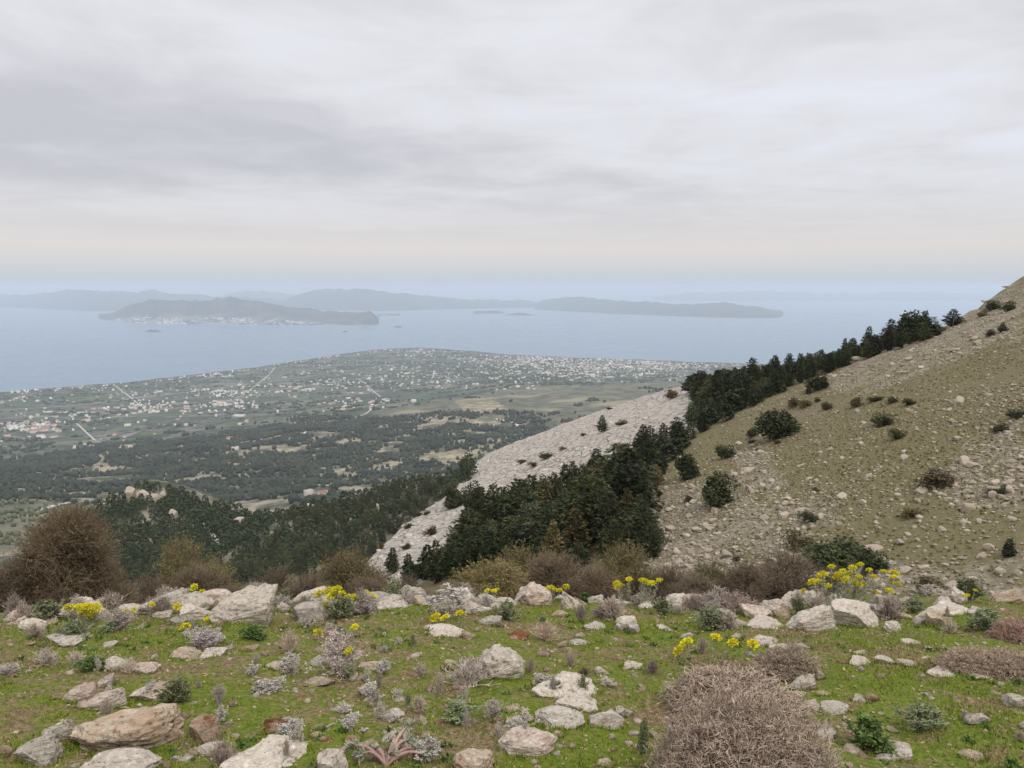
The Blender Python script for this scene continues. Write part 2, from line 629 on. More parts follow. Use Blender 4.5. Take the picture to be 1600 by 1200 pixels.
def mat_valley():
    m, g = new_mat("valley_ground")
    p = pos(g)
    w = g.n('ShaderNodeVectorMath', {0: p, 1: g.n('ShaderNodeVectorMath', {0: g.n('ShaderNodeTexNoise', {'Vector': p, 'Scale': 0.004}).outputs['Color'], 3: 90.0}, operation='SCALE').outputs[0]}, operation='ADD').outputs[0]
    cells = g.n('ShaderNodeTexVoronoi', {'Vector': g.mapping(w, scale=(1 / 150, 1 / 95, 0), rot=(0, 0, 0.5)), 'Scale': 1.0}, distance='CHEBYCHEV')
    pick = g.n('ShaderNodeSeparateColor', {0: cells.outputs['Color']}).outputs[0]
    field = g.ramp(pick, [(0.0, (0.07, 0.125, 0.04)), (0.22, (0.12, 0.13, 0.07)), (0.4, (0.055, 0.07, 0.04)), (0.55, (0.18, 0.17, 0.11)), (0.68, (0.10, 0.155, 0.05)),
                          (0.8, (0.28, 0.24, 0.17)), (0.9, (0.07, 0.085, 0.05))], 'CONSTANT')
    edge = g.n('ShaderNodeTexVoronoi', {'Vector': g.mapping(w, scale=(1 / 150, 1 / 95, 0), rot=(0, 0, 0.5)), 'Scale': 1.0}, feature='DISTANCE_TO_EDGE').outputs['Distance']
    n1 = g.noise(p, 0.02, 5, 0.6)
    n2 = g.noise(p, 0.0045, 5, 0.6)
    field = g.mix(g.step(edge, 0.09, 0.03), field, g.mix(g.step(n2, 0.45, 0.55), (0.035, 0.05, 0.03), (0.22, 0.20, 0.15)))
    field = g.mix(g.step(n1, 0.50, 0.62), field, (0.045, 0.058, 0.042))
    field = g.mix(1.0, field, (0.70, 0.73, 0.82), 'MULTIPLY')
    bare = g.mix(g.step(n1, 0.35, 0.68), (0.065, 0.075, 0.05), (0.17, 0.155, 0.105))
    bare = g.mix(g.step(n2, 0.52, 0.66), bare, (0.25, 0.23, 0.135))
    wood = g.mix(g.step(n1, 0.42, 0.62), (0.055, 0.06, 0.035), (0.29, 0.25, 0.185))
    c = g.mix(attr(g, 'plain'), wood, field)
    c = g.mix(attr(g, 'bare'), c, bare)
    c = g.mix(attr(g, 'clearing'), c, g.mix(g.step(g.noise(p, 0.035, 5, 0.7), 0.36, 0.64), (0.12, 0.115, 0.065), (0.37, 0.315, 0.215)))
    finish(g, c, 0.95, n1, 0.6, 4.0)
    return m


def mat_sea():
    m, g = new_mat("sea_water")
    p = pos(g)
    n = g.noise(g.mapping(p, scale=(1, 2.2, 1), rot=(0, 0, 0.3)), 0.0011, 6, 0.6)
    c = g.mix(n, (0.085, 0.165, 0.25), (0.11, 0.19, 0.27))
    finish(g, c, g.math('ADD', 0.20, g.math('MULTIPLY', n, 0.18)), g.noise(p, 0.05, 3), 0.2, 1.0, spec=0.5)
    return m


def mat_far_hills():
    m, g = new_mat("far_hills_scrub")
    p = pos(g)
    n = g.noise(p, 0.0035, 6, 0.65)
    c = g.mix(g.step(n, 0.35, 0.7), (0.032, 0.040, 0.040), (0.095, 0.093, 0.08))
    c = g.mix(g.math('MULTIPLY', attr(g, 'shore'), g.step(n, 0.42, 0.6)), c, (0.30, 0.27, 0.21))
    finish(g, c, 0.95)
    return m


# ------------------------------------------------------------------ land
TH = np.concatenate([np.linspace(-math.pi, -0.80, 24)[:-1], np.linspace(-0.80, -0.70, 12)[:-1], np.linspace(-0.70, 0.72, 470), np.linspace(0.72, 0.82, 12)[1:], np.linspace(0.82, math.pi, 24)[1:-1]])

SLAB = [(1112, 600), (1000, 610), (935, 630), (800, 680), (738, 712), (715, 748), (645, 795), (590, 840), (545, 885), (560, 925), (650, 915), (715, 885), (770, 850), (825, 818),
        (890, 785), (985, 735), (1070, 690), (1120, 640)]
SCREES = [[(1290, 575), (1420, 520), (1600, 440), (1600, 520), (1480, 560), (1380, 600), (1300, 620)], [(1140, 690), (1215, 700), (1215, 770), (1150, 770)],
          [(1000, 770), (1090, 750), (1240, 800), (1300, 880), (1150, 900), (1000, 900)], [(1200, 770), (1300, 770), (1300, 815), (1200, 815)], [(1480, 720), (1600, 640), (1600, 800), (1480, 800)],
          [(1240, 860), (1420, 880), (1600, 850), (1600, 930), (1240, 930)]]
BAND = [(1448, 516), (1300, 564), (1180, 598), (1075, 612), (1105, 648), (1018, 700), (925, 752), (822, 806), (745, 856), (670, 896), (640, 908), (715, 906), (850, 893), (960, 878), (1012, 858), (1000, 806),
        (1022, 760), (1045, 720), (1095, 684), (1155, 644), (1255, 596), (1335, 568), (1455, 528)]
WOOD = [(-150, 735), (0, 722), (130, 700), (260, 688), (400, 672), (470, 650), (600, 655), (760, 640), (860, 650), (860, 760), (700, 790), (520, 800), (430, 780), (300, 790), (150, 795), (60, 780), (-150, 790)]
CLEARINGS = [[(145, 735), (158, 712), (178, 720), (170, 738)], [(345, 722), (370, 708), (390, 706), (388, 718), (360, 728)], [(640, 605 + 50), (700, 650), (790, 662), (760, 668), (700, 660)], [(705, 630), (770, 625), (790, 640), (740, 648)],
             [(560, 735), (600, 722), (635, 720), (620, 732)], [(515, 735), (555, 730), (555, 742), (520, 744)], [(640, 718), (690, 708), (770, 690), (790, 672), (770, 720), (700, 726)], [(322, 835), (345, 838), (360, 862), (345, 866)],
             [(520, 690), (560, 684), (566, 692), (530, 700)], [(420, 695), (460, 700), (455, 712), (425, 708)]]
BARE = [(560, 660), (600, 640), (690, 628), (760, 612), (810, 604), (920, 602), (1060, 596), (1060, 640), (900, 670), (860, 655), (790, 668), (700, 650)]
GROVE = [(-150, 785), (0, 785), (60, 782), (120, 784), (150, 795), (110, 835), (60, 860), (-150, 860)]
KNOLL_ROCK = [(178, 780), (200, 764), (250, 772), (252, 786), (215, 790)]


def build_land():
    def patch(name, rs, mat, attrs):
        r, th = np.meshgrid(rs, TH, indexing='ij')
        x, y = (r * np.sin(th)).ravel(), (r * np.cos(th)).ravel()
        z = ground(x, y)
        px, py = to_px(x, y, z)
        front = y > 0
        at = attrs(x, y, z, np.where(front, px, -9e4), np.where(front, py, -9e4)) if attrs else None
        me = mesh_from(name, np.stack([x, y, z], 1), grid_faces(len(rs), len(TH), True), True, at)
        return link(name, me, mat, kind='structure')

    def hill_at(x, y, z, px, py):
        jx, jy = 14 * fbm(x / 5, y / 5, 3, 51), 9 * fbm(x / 5, y / 5, 3, 52)
        slab = in_poly(px + jx, py + jy, SLAB)
        s = np.zeros(len(x))
        for P in SCREES:
            s = np.maximum(s, in_poly(px + 2.5 * jx, py + 2.5 * jy, P))
        return {'rock': slab.astype(float), 'scree': s}

    def valley_at(x, y, z, px, py):
        r = np.hypot(x, y)
        jx, jy = 22 * fbm(x / 120, y / 120, 3, 53), 7 * fbm(x / 120, y / 120, 3, 54)
        wood = in_poly(px + jx, py + jy, WOOD) | (r < 1400)
        c = np.zeros(len(x), bool)
        for P in CLEARINGS + [KNOLL_ROCK]:
            c |= in_poly(px + jx * 0.6, py + jy * 0.8, P)
        bare = in_poly(px + jx, py + jy, BARE) | ((px > 1040) & (py > 590)) | (in_poly(px + jx, py + jy, GROVE))
        return {'plain': (~wood).astype(float), 'bare': bare.astype(float), 'clearing': c.astype(float)}

    patch("meadow_ground", np.concatenate([[0.02, 0.6], np.geomspace(1.2, 11.0, 90)]), mat_meadow(), None)
    patch("hillside_ground", np.concatenate([np.geomspace(11.0, 60.0, 90)[:-1], np.geomspace(60.0, 330.0, 190)]), mat_hillside(), hill_at)
    patch("valley_ground", np.geomspace(330.0, 9800.0, 300), mat_valley(), valley_at)
    s = 90000.0
    link("sea", mesh_from("sea", [(-s, -s, SEA), (s, -s, SEA), (s, s, SEA), (-s, s, SEA)], np.array([[0, 1, 2, 3]])), mat_sea(), kind='structure')


build_land()


def far_range(name, line, y_base, depth, seed, mat, step=3.0, shore=0.0, rough=0.10):
    """a range of hills across the water: crest pixels, waterline pixel row, depth in metres"""
    line = np.array(line, float)
    px = np.arange(line[0, 0], line[-1, 0] + 0.1, step)
    cy = np.interp(px, line[:, 0], line[:, 1]) + 1.6 * fbm(px / 22.0, px * 0 + seed, 4, seed) + 2.6 * fbm(px / 9.0, px * 0 + seed, 4, seed + 50, 0.6)
    yb = np.interp(px, [p[0] for p in y_base], [p[1] for p in y_base]) if isinstance(y_base, list) else np.full(len(px), float(y_base))
    cy = np.minimum(cy, yb - 0.2)
    d = rays(px, yb)
    th = np.arctan2(d[:, 0], d[:, 1])
    r0 = SEA / d[:, 2] * np.hypot(d[:, 0], d[:, 1])
    rc = r0 + depth * 0.42
    dc = rays(px, cy)
    zc = dc[:, 2] / np.hypot(dc[:, 0], dc[:, 1]) * rc
    n = 26
    s = np.concatenate([np.linspace(0, 0.42, 16), np.linspace(0.42, 1, n - 15)[1:]])
    S, I = np.meshgrid(s, np.arange(len(px)), indexing='ij')
    prof = np.where(S < 0.42, (S / 0.42) ** 1.15, np.clip((1 - S) / 0.58, 0, 1) ** 0.8)
    r = r0[I] + S * depth
    x, y = r * np.sin(th[I]), r * np.cos(th[I])
    H = np.maximum(zc - SEA, 0)[I]
    z = SEA - 3 + H * prof * (1 + rough * 2.2 * np.minimum(1, 3.0 * np.abs(S - 0.42)) * fbm(x / 900, y / 900, 4, seed + 3, ridged=True))
    sh = np.clip(1 - S / max(shore, 1e-3), 0, 1) if shore else np.zeros(S.shape)
    me = mesh_from(name, np.stack([x, y, z], -1).reshape(-1, 3), grid_faces(n, len(px)), True, {'shore': sh.ravel()})
    return link(name, me, mat, kind='structure')


def build_far():
    m = mat_far_hills()
    far_range("island", [(148, 497), (175, 489), (200, 478), (222, 472), (240, 467), (262, 468), (285, 470), (325, 469), (360, 464), (376, 467), (400, 470), (440, 478), (480, 482), (520, 486), (545, 489), (572, 487), (586, 492), (592, 499)],
              [(148, 498), (190, 503), (250, 507), (340, 506), (440, 508), (560, 508), (592, 505)], 3800, 3, m, 2.0, shore=0.22)
    far_range("headland_hills", [(500, 505), (525, 500), (545, 496), (560, 494), (570, 486), (578, 485), (586, 490), (592, 498)], [(500, 508), (592, 507)], 1500, 23, m, 2.0)
    far_range("far_hills", [(-160, 462), (0, 461), (60, 460), (95, 454), (130, 452), (170, 455), (215, 455), (240, 452), (258, 457), (300, 460), (350, 463), (420, 466), (470, 472)],
              [(-160, 478), (0, 480), (140, 486), (470, 484)], 9000, 5, m, 3.0)
    far_range("far_hills", [(330, 468), (365, 457), (395, 454), (430, 457), (480, 462), (520, 470)], 474, 12000, 9, m, 3.0)
    far_range("far_hills", [(440, 470), (470, 458), (495, 453), (520, 450), (545, 452), (570, 450), (600, 456), (650, 460), (690, 464), (740, 468), (800, 468), (850, 472), (880, 478)],
              [(440, 484), (600, 486), (760, 482), (880, 480)], 9000, 12, m, 3.0)
    far_range("far_hills", [(835, 476), (850, 470), (875, 465), (910, 464), (950, 468), (1000, 471), (1060, 474), (1130, 473), (1180, 479), (1215, 488), (1240, 496)],
              [(835, 484), (950, 490), (1100, 496), (1240, 498)], 6500, 14, m, 3.0)
    far_range("far_hills", [(1000, 470), (1060, 459), (1130, 456), (1230, 455), (1300, 459), (1400, 456), (1500, 458), (1620, 460), (1700, 470)], 470, 16000, 19, m, 4.0)
    far_range("islet", [(228, 517.5), (236, 515.5), (245, 515.5), (252, 517.5)], 519, 160, 31, m, 1.0)
    far_range("islet", [(532, 518), (538, 516.5), (543, 518)], 519, 120, 33, m, 1.0)
    far_range("islet", [(614, 510.5), (622, 508.5), (630, 510.5)], 511.5, 160, 35, m, 1.0)
    far_range("islet", [(740, 487.5), (757, 485), (775, 486), (800, 488.5)], 490, 900, 36, m, 1.5)
    far_range("islet", [(790, 490), (812, 488), (832, 491)], 493, 500, 37, m, 1.5)
    far_range("islet", [(590, 491), (610, 489), (625, 490)], 493, 600, 38, m, 1.5)


build_far()


# ------------------------------------------------------------------ rocks
def ico(sub):
    bm = bmesh.new()
    bmesh.ops.create_icosphere(bm, subdivisions=sub, radius=1.0)
    v = np.array([p.co[:] for p in bm.verts])
    f = np.array([[p.index for p in q.verts] for q in bm.faces])
    bm.free()
    return v, f


ICO = {k: ico(k) for k in (1, 2, 3, 5)}


def rock_mesh(kind, seed, sub=5):
    """a weathered limestone lump: unit footprint, top at z = 1, foot buried to z = -0.35"""
    R = np.random.default_rng(seed)
    p, f = ICO[sub]
    p = p.copy()
    if kind == 'slab':
        p[:, 2] *= 0.75
    n_cut = {'block': 13, 'slab': 12, 'round': 9, 'wedge': 12, 'ledge': 12, 'stone': 10}[kind]
    for i in range(n_cut):
        n = R.normal(size=3)
        if kind in ('block', 'ledge', 'wedge') and i < 7:
            n = np.eye(3)[i % 3] * (1 if R.random() < 0.5 else -1) + R.normal(size=3) * 0.28
        if kind == 'slab' and i < 3:
            n = np.array([R.normal() * 0.15, R.normal() * 0.15 - 0.12, 1.0])
        n /= np.linalg.norm(n)
        d = R.uniform(0.45, 0.8) if kind != 'round' else R.uniform(0.68, 0.92)
        k = np.maximum(p @ n - d, 0)
        p = p - k[:, None] * n
    amp = {'block': 0.09, 'slab': 0.11, 'round': 0.14, 'wedge': 0.11, 'ledge': 0.13, 'stone': 0.06}[kind]
    nrm = p / (np.linalg.norm(p, axis=1, keepdims=True) + 1e-6)
    p = p + nrm * (amp * fbm3(p, 2.0, 2, seed) + amp * 0.62 * (1 - 2 * np.abs(fbm3(p, 4.2, 2, seed + 5))) - amp * 0.2)[:, None]
    if sub >= 4 and kind != 'stone':
        # bedding: rounded beds parted by narrow tilted joints, plus cross joints and pits
        q = p + 0.12 * np.stack([fbm3(p, 2.4, 2, seed + 7 + i) for i in range(3)], 1)
        tilt = np.array([R.normal() * 0.25, R.normal() * 0.2, 1.0])
        lay = (q @ tilt) * {'block': 2.6, 'slab': 4.6, 'round': 1.6, 'wedge': 5.0, 'ledge': 5.2}[kind] + R.random()
        groove = np.exp(-((lay - np.round(lay)) / 0.085) ** 2)
        c2 = q @ (R.normal(size=3)) * 1.5 + R.random()
        groove = np.maximum(groove, 0.75 * np.exp(-((c2 - np.round(c2)) / 0.05) ** 2))
        deep = {'block': 0.05, 'slab': 0.06, 'round': 0.04, 'wedge': 0.075, 'ledge': 0.085}[kind] * (0.35 + np.clip(fbm3(p, 1.9, 2, seed + 31) + 0.5, 0, 1))
        p = p - nrm * (groove * deep)[:, None]
        pit = np.clip(fbm3(p, 9.0, 2, seed + 41) - 0.12, 0, 1)
        p = p - nrm * (pit * 0.075)[:, None] + nrm * (0.018 * fbm3(p, 16.0, 2, seed + 11))[:, None]
    if kind == 'wedge':
        x = (p[:, 0] - p[:, 0].min()) / np.ptp(p[:, 0])
        p[:, 2] = p[:, 2] * (0.30 + 0.7 * x ** 1.2)
        p[:, 2] += 0.25 * x
    if kind == 'ledge':
        x = (p[:, 0] - p[:, 0].min()) / np.ptp(p[:, 0])
        p[:, 2] = np.where(p[:, 2] > 0, p[:, 2] * (0.30 + 0.7 * np.minimum(1, x * 1.35)), p[:, 2])
        low = np.clip(0.35 - p[:, 2], 0, 1)
        p[:, 1] += low * 0.5 * (p[:, 1] < 0)
    for a in (0, 1):
        p[:, a] = (p[:, a] - p[:, a].min()) / np.ptp(p[:, a]) - 0.5
    lo = p[:, 2].min() * 0.45
    p[:, 2] = (p[:, 2] - lo) / (p[:, 2].max() - lo)
    p[:, 2] = np.maximum(p[:, 2], -0.45)
    me = mesh_from("rock_" + kind, p, f, True)
    return me


def mat_rock():
    m, g = new_mat("limestone")
    v = g.n('ShaderNodeTexCoord').outputs['Object']
    oi = g.n('ShaderNodeObjectInfo')
    p = pos(g)
    n1 = g.noise(p, 5.0, 6, 0.65)
    n2 = g.noise(p, 26.0, 5, 0.7)
    n3 = g.noise(g.mapping(v, scale=(2.2, 2.2, 9.0), rot=(0.25, 0.2, 0)), 1.5, 5, 0.6)
    c = g.ramp(n1, [(0.28, (0.40, 0.345, 0.28)), (0.46, (0.52, 0.475, 0.415)), (0.62, (0.61, 0.57, 0.52)), (0.78, (0.50, 0.47, 0.405))])
    c = g.mix(g.step(n2, 0.52, 0.66), c, (0.70, 0.67, 0.63))
    c = g.mix(g.step(n2, 0.46, 0.33), c, (0.25, 0.21, 0.16))
    oc = g.n('ShaderNodeSeparateColor', {0: oi.outputs['Color']})
    # rusty weathering where a rock has it (alpha of the object colour)
    rust = g.math('MULTIPLY', g.step(n1, 0.46, 0.60), oi.outputs['Alpha'])
    c = g.mix(rust, c, g.mix(n2, (0.24, 0.115, 0.055), (0.36, 0.205, 0.115)))
    c = g.mix(g.step(n3, 0.36, 0.29), c, (0.15, 0.12, 0.09))
    c = g.mix(g.step(g.noise(p, 70.0, 2), 0.65, 0.72), c, (0.07, 0.06, 0.05))
    c = g.mix(g.step(g.noise(p, 11.0, 4, 0.7), 0.62, 0.72), c, (0.27, 0.27, 0.17))
    c = g.mix(1.0, c, oi.outputs['Color'], 'MULTIPLY')
    h = g.math('ADD', g.math('MULTIPLY', n2, 0.6), g.math('MULTIPLY', n3, 0.9))
    finish(g, c, 0.92, h, 0.9, 0.03, spec=0.15)
    return m


M_ROCK = mat_rock()
ROCKS = {k: [rock_mesh(k, 100 + 17 * i + len(k)) for i in range(n)] for k, n in (('block', 6), ('slab', 6), ('round', 4), ('wedge', 5), ('ledge', 3))}
STONES = [rock_mesh('stone', 900 + i, 3) for i in range(9)]
PALE, GREY, ROSE, RUST, TAN = (1.0, 0.955, 0.89, 0.15), (0.84, 0.815, 0.76, 0.1), (1.0, 0.91, 0.85, 0.40), (0.70, 0.56, 0.46, 1.0), (0.92, 0.82, 0.69, 0.5)

# x0, x1, top, foot (photo pixels), shape, tint, flipped, label
ROCK_LIST = [
    (6, 43, 948, 973, 'round', ROSE, 0, "rounded pink white rock at the far left end of the brow"),
    (30, 74, 963, 985, 'round', PALE, 0, "small white rock capped by grey twigs just right of the leftmost brow rock"),
    (72, 136, 984, 1010, 'slab', GREY, 0, "flat grey slab in the green shrubs under the left yellow flowers"),
    (222, 300, 917, 958, 'wedge', GREY, 0, "dark sided mound of rock on the brow, bushy on its right flank"),
    (312, 371, 912, 946, 'block', ROSE, 0, "flat topped pinkish block behind the brow beside two yellow flower heads"),
    (284, 328, 942, 972, 'block', PALE, 0, "squat pale boulder left of the tall pointed brow rock"),
    (328, 428, 906, 974, 'wedge', PALE, 0, "tall pointed pale rock rising to a peak on the brow"),
    (388, 420, 936, 974, 'wedge', ROSE, 1, "narrow pink white fin leaning against the tall pointed brow rock"),
    (262, 292, 962, 974, 'slab', GREY, 0, "small dark flake lying left of the squat pale boulder"),
    (444, 522, 912, 948, 'wedge', PALE, 0, "broad pale rock with a sloping top right of the pointed brow rock"),
    (454, 512, 936, 972, 'block', GREY, 0, "grey boulder in front of the broad sloping rock beside yellow flowers"),
    (268, 320, 1008, 1033, 'slab', TAN, 0, "tan slab under the lilac grey shrub at left"),
    (312, 353, 1006, 1028, 'block', PALE, 0, "small white stone at the right end of the tan slab"),
    (164, 197, 1020, 1047, 'round', PALE, 0, "white stone tucked against the round green clump"),
    (202, 246, 1033, 1053, 'slab', ROSE, 0, "flat white stone right of the pale dry tuft by the green clump"),
    (149, 179, 1050, 1075, 'wedge', ROSE, 0, "small upright pale stone above the twin tilted slabs"),
    (100, 151, 1060, 1099, 'wedge', ROSE, 0, "pinkish tilted stone, upper of the twin tilted slabs"),
    (118, 197, 1076, 1110, 'wedge', ROSE, 0, "long pinkish tilted slab, lower of the twin tilted slabs"),
    (206, 264, 1064, 1095, 'wedge', ROSE, 0, "tilted streaked slab beside the dark green shrub"),
    (80, 106, 1077, 1092, 'round', RUST, 0, "small brown stone left of the twin tilted slabs"),
    (112, 292, 1094, 1180, 'ledge', TAN, 0, "large lichen grey ledge rock with an overhanging brown face at lower left"),
    (300, 344, 1118, 1162, 'block', RUST, 0, "brown boulder at the right end of the large ledge rock"),
    (64, 116, 1122, 1158, 'wedge', GREY, 0, "grey flake, upper one of the pair at the lower left corner"),
    (22, 92, 1145, 1198, 'wedge', GREY, 0, "low grey flake, lower one of the pair at the lower left corner"),
    (110, 244, 1172, 1222, 'slab', PALE, 0, "broad pale boulder cut by the bottom edge below the ledge rock"),
    (352, 492, 1156, 1216, 'slab', PALE, 0, "big cream boulder with rust streaks at the bottom edge left of centre"),
    (310, 350, 1157, 1182, 'block', PALE, 0, "white stone half hidden by dry stems left of the big cream boulder"),
    (498, 544, 1174, 1216, 'block', PALE, 0, "cream block at the bottom edge left of the pink spurge stems"),
    (409, 438, 1125, 1146, 'round', RUST, 0, "rounded brown stone behind the silvery tuft above the cream boulder"),
    (480, 512, 1124, 1140, 'wedge', RUST, 0, "orange brown wedge of stone right of the silvery tuft"),
    (484, 504, 1139, 1153, 'slab', TAN, 0, "small tan flake just below the orange brown wedge"),
    (376, 404, 1002, 1018, 'block', RUST, 0, "reddish stone right of the lilac grey shrub"),
    (414, 450, 1033, 1047, 'slab', ROSE, 0, "flat pink stone under the silvery bush left of the tall dry plant"),
    (-4, 20, 1164, 1181, 'round', RUST, 0, "brown stone at the left edge near the bottom"),
    (804, 861, 904, 947, 'round', ROSE, 0, "large rounded pale boulder standing on the brow at centre"),
    (726, 768, 936, 958, 'block', ROSE, 0, "pinkish block at the right foot of the frosted grey shrub"),
    (690, 740, 914, 945, 'round', PALE, 0, "white rock mostly covered by the frosted grey shrub on the brow"),
    (585, 650, 922, 953, 'slab', GREY, 0, "low heap of grey rock between the flowers and the frosted shrub"),
    (768, 806, 928, 950, 'slab', GREY, 0, "low grey rock between the frosted shrub and the rounded brow boulder"),
    (654, 728, 973, 997, 'slab', PALE, 0, "cracked pale slab flush with the turf below three yellow heads"),
    (722, 748, 980, 997, 'wedge', RUST, 1, "small rusty stone at the right tip of the cracked slab"),
    (747, 783, 961, 978, 'wedge', GREY, 0, "grey pyramid stone in the turf below the rounded brow boulder"),
    (740, 819, 993, 1062, 'round', PALE, 0, "large knobbly boulder in the middle of the turf"),
    (912, 950, 969, 984, 'slab', GREY, 0, "flat grey stone below the dark tuft right of centre"),
    (963, 998, 959, 982, 'block', PALE, 0, "white block right of the flat grey stone below the dark tuft"),
    (982, 1000, 974, 990, 'block', GREY, 0, "small cube of grey rock touching the white block"),
    (958, 978, 972, 986, 'block', GREY, 0, "small dark grey stone at the left foot of the white block"),
    (1024, 1051, 974, 986, 'slab', PALE, 0, "bright flat stone lying alone in the turf above the thorny cushion"),
    (862, 888, 951, 964, 'slab', TAN, 0, "tan flat stone on the turf just below the brow at centre"),
    (832, 938, 1048, 1092, 'slab', PALE, 0, "wide cream slab with a dark tuft on its top edge"),
    (868, 932, 1080, 1111, 'slab', PALE, 0, "cream slab stepping down in front of the wide cream slab"),
    (836, 912, 1103, 1139, 'slab', GREY, 0, "broken grey slab below the two cream slabs"),
    (914, 974, 1108, 1139, 'slab', GREY, 0, "grey rubble slab right of the broken grey slab"),
    (963, 988, 1102, 1120, 'block', GREY, 0, "smooth grey cobble nearest the left side of the big thorny cushion"),
    (818, 840, 1115, 1128, 'round', TAN, 0, "tan stone left of the broken grey slab"),
    (780, 870, 1133, 1183, 'round', ROSE, 0, "rough layered brownish rock above the bottom edge at centre"),
    (708, 774, 1166, 1212, 'block', TAN, 0, "half white half brown block cut by the bottom edge at centre"),
    (786, 816, 1100, 1114, 'slab', TAN, 0, "thin brown flake right of the pale green clump"),
    (768, 788, 1116, 1130, 'block', RUST, 0, "small brown stone below the thin brown flake"),
    (929, 953, 1039, 1055, 'slab', PALE, 0, "pale stone at the upper right of the wide cream slab"),
    (970, 1006, 1032, 1046, 'slab', PALE, 0, "flat pale stone left of the dark tuft by the thorny cushion"),
    (898, 918, 985, 997, 'slab', TAN, 0, "tan flake, upper of three small stones right of the faded dead tuft"),
    (868, 888, 998, 1012, 'wedge', TAN, 0, "tan chip, lowest of three small stones right of the faded dead tuft"),
    (888, 922, 996, 1009, 'slab', GREY, 0, "grey flake, middle of three small stones right of the faded dead tuft"),
    (556, 610, 1035, 1050, 'slab', TAN, 0, "flat tan slab behind a silvery tuft right of the tall dry plant"),
    (500, 520, 1058, 1070, 'slab', RUST, 0, "pinkish brown flake under the tall dry plant"),
    (575, 590, 1090, 1104, 'round', TAN, 0, "small tan stone below the silvery tufts at lower centre"),
    (918, 942, 911, 928, 'block', PALE, 0, "small pale rock on the brow left of the central row of flowers"),
    (1030, 1082, 910, 938, 'round', PALE, 0, "white boulder on the brow left of the purple grey heath"),
    (1000, 1032, 922, 938, 'slab', GREY, 0, "low grey rock left of the white boulder on the brow"),
    (1188, 1240, 930, 956, 'round', PALE, 0, "pale low boulder right of the purple grey heath"),
    (1216, 1248, 910, 940, 'wedge', PALE, 0, "upright white rock left of the largest flower clump"),
    (1245, 1278, 896, 926, 'round', PALE, 0, "white rock behind the left side of the largest flower clump"),
    (1160, 1230, 957, 984, 'slab', PALE, 0, "flat cream slab left of the big slab below the largest flower clump"),
    (1222, 1306, 940, 988, 'wedge', PALE, 0, "big sloping cream slab below the largest flower clump"),
    (1301, 1369, 942, 982, 'block', PALE, 0, "square cut cream block below the largest flower clump"),
    (1328, 1400, 934, 962, 'wedge', GREY, 1, "long low grey rock trailing right behind the square cut block"),
    (1380, 1406, 968, 988, 'round', PALE, 0, "small whitish stone at the right tail of the square cut block"),
    (1472, 1508, 913, 944, 'round', PALE, 0, "white capped dark rock perched on the right end of the brow"),
    (1444, 1528, 930, 962, 'slab', PALE, 0, "broad pale rock under the perched dark rock at right"),
    (1422, 1456, 948, 976, 'wedge', PALE, 0, "tilted pale slab left of the perched dark rock"),
    (1450, 1480, 955, 978, 'block', TAN, 0, "tan stone at the foot of the perched dark rock"),
    (1590, 1622, 910, 942, 'round', PALE, 0, "white rock at the right edge of the brow"),
    (1174, 1214, 988, 1012, 'round', PALE, 0, "pale domed rock behind the upper right thorn cushion"),
    (1058, 1084, 984, 1000, 'wedge', PALE, 0, "pale stone left of the row of low yellow flowers"),
    (1142, 1162, 986, 998, 'slab', GREY, 0, "grey stone behind the row of low yellow flowers"),
    (1236, 1272, 1048, 1078, 'wedge', PALE, 0, "leaning pale slab right of the big thorny cushion"),
    (1270, 1290, 1042, 1062, 'wedge', TAN, 1, "small pointed stone beside the leaning pale slab"),
    (1250, 1280, 1090, 1112, 'wedge', PALE, 0, "white stone below the leaning pale slab"),
    (1276, 1306, 1077, 1088, 'slab', TAN, 0, "thin tan flake right of the leaning pale slab"),
    (1276, 1330, 1096, 1118, 'slab', GREY, 0, "grey flat stones by the leafy green bush at right"),
    (1322, 1364, 1027, 1041, 'slab', PALE, 0, "flat white stone in the right turf, largest of its row"),
    (1366, 1394, 1022, 1036, 'slab', PALE, 0, "flat stone in the right turf, middle of its row"),
    (1396, 1432, 1030, 1041, 'slab', PALE, 0, "flat stone in the right turf, rightmost of its row"),
    (1330, 1360, 1014, 1024, 'slab', TAN, 0, "low tan stone behind the row of flat white stones"),
    (1408, 1444, 998, 1008, 'slab', PALE, 0, "pale flat stone above the row of flat white stones"),
    (1440, 1462, 1007, 1016, 'slab', PALE, 0, "small flat stone touching the far side of the right hand cushion"),
    (1446, 1508, 1038, 1060, 'slab', PALE, 0, "long pale stone below the right hand grey cushion"),
    (1514, 1546, 1052, 1062, 'slab', PALE, 0, "thin flat stone right of the long pale stone"),
    (1552, 1576, 1064, 1072, 'slab', GREY, 0, "small grey flake near the right edge"),
    (1566, 1606, 1078, 1107, 'block', GREY, 0, "grey angular stone at the right edge"),
    (1506, 1534, 1105, 1128, 'wedge', PALE, 1, "white and grey stone alone in the lower right turf"),
    (1370, 1420, 1147, 1188, 'block', PALE, 0, "pale square boulder below the leafy green bush at right"),
    (1328, 1360, 1082, 1098, 'slab', GREY, 0, "flat grey stone behind the leafy green bush at right"),
    (1240, 1262, 1002, 1013, 'slab', GREY, 0, "flat grey slab behind the upper right thorn cushion"),
    (1500, 1540, 1172, 1190, 'slab', TAN, 0, "tan slab flush with the turf near the lower right corner"),
    (1195, 1240, 1006, 1016, 'slab', PALE, 0, "low pale slab between the domed rock and the square cut block"),
    (536, 566, 1146, 1160, 'round', RUST, 0, "small reddish stone above the cream block at the bottom edge"),
    (-6, 18, 1036, 1050, 'slab', GREY, 0, "grey flake at the left edge under the dry shrub"),
    (860, 884, 1140, 1152, 'slab', TAN, 0, "tan flake at the upper right of the rough layered rock"),
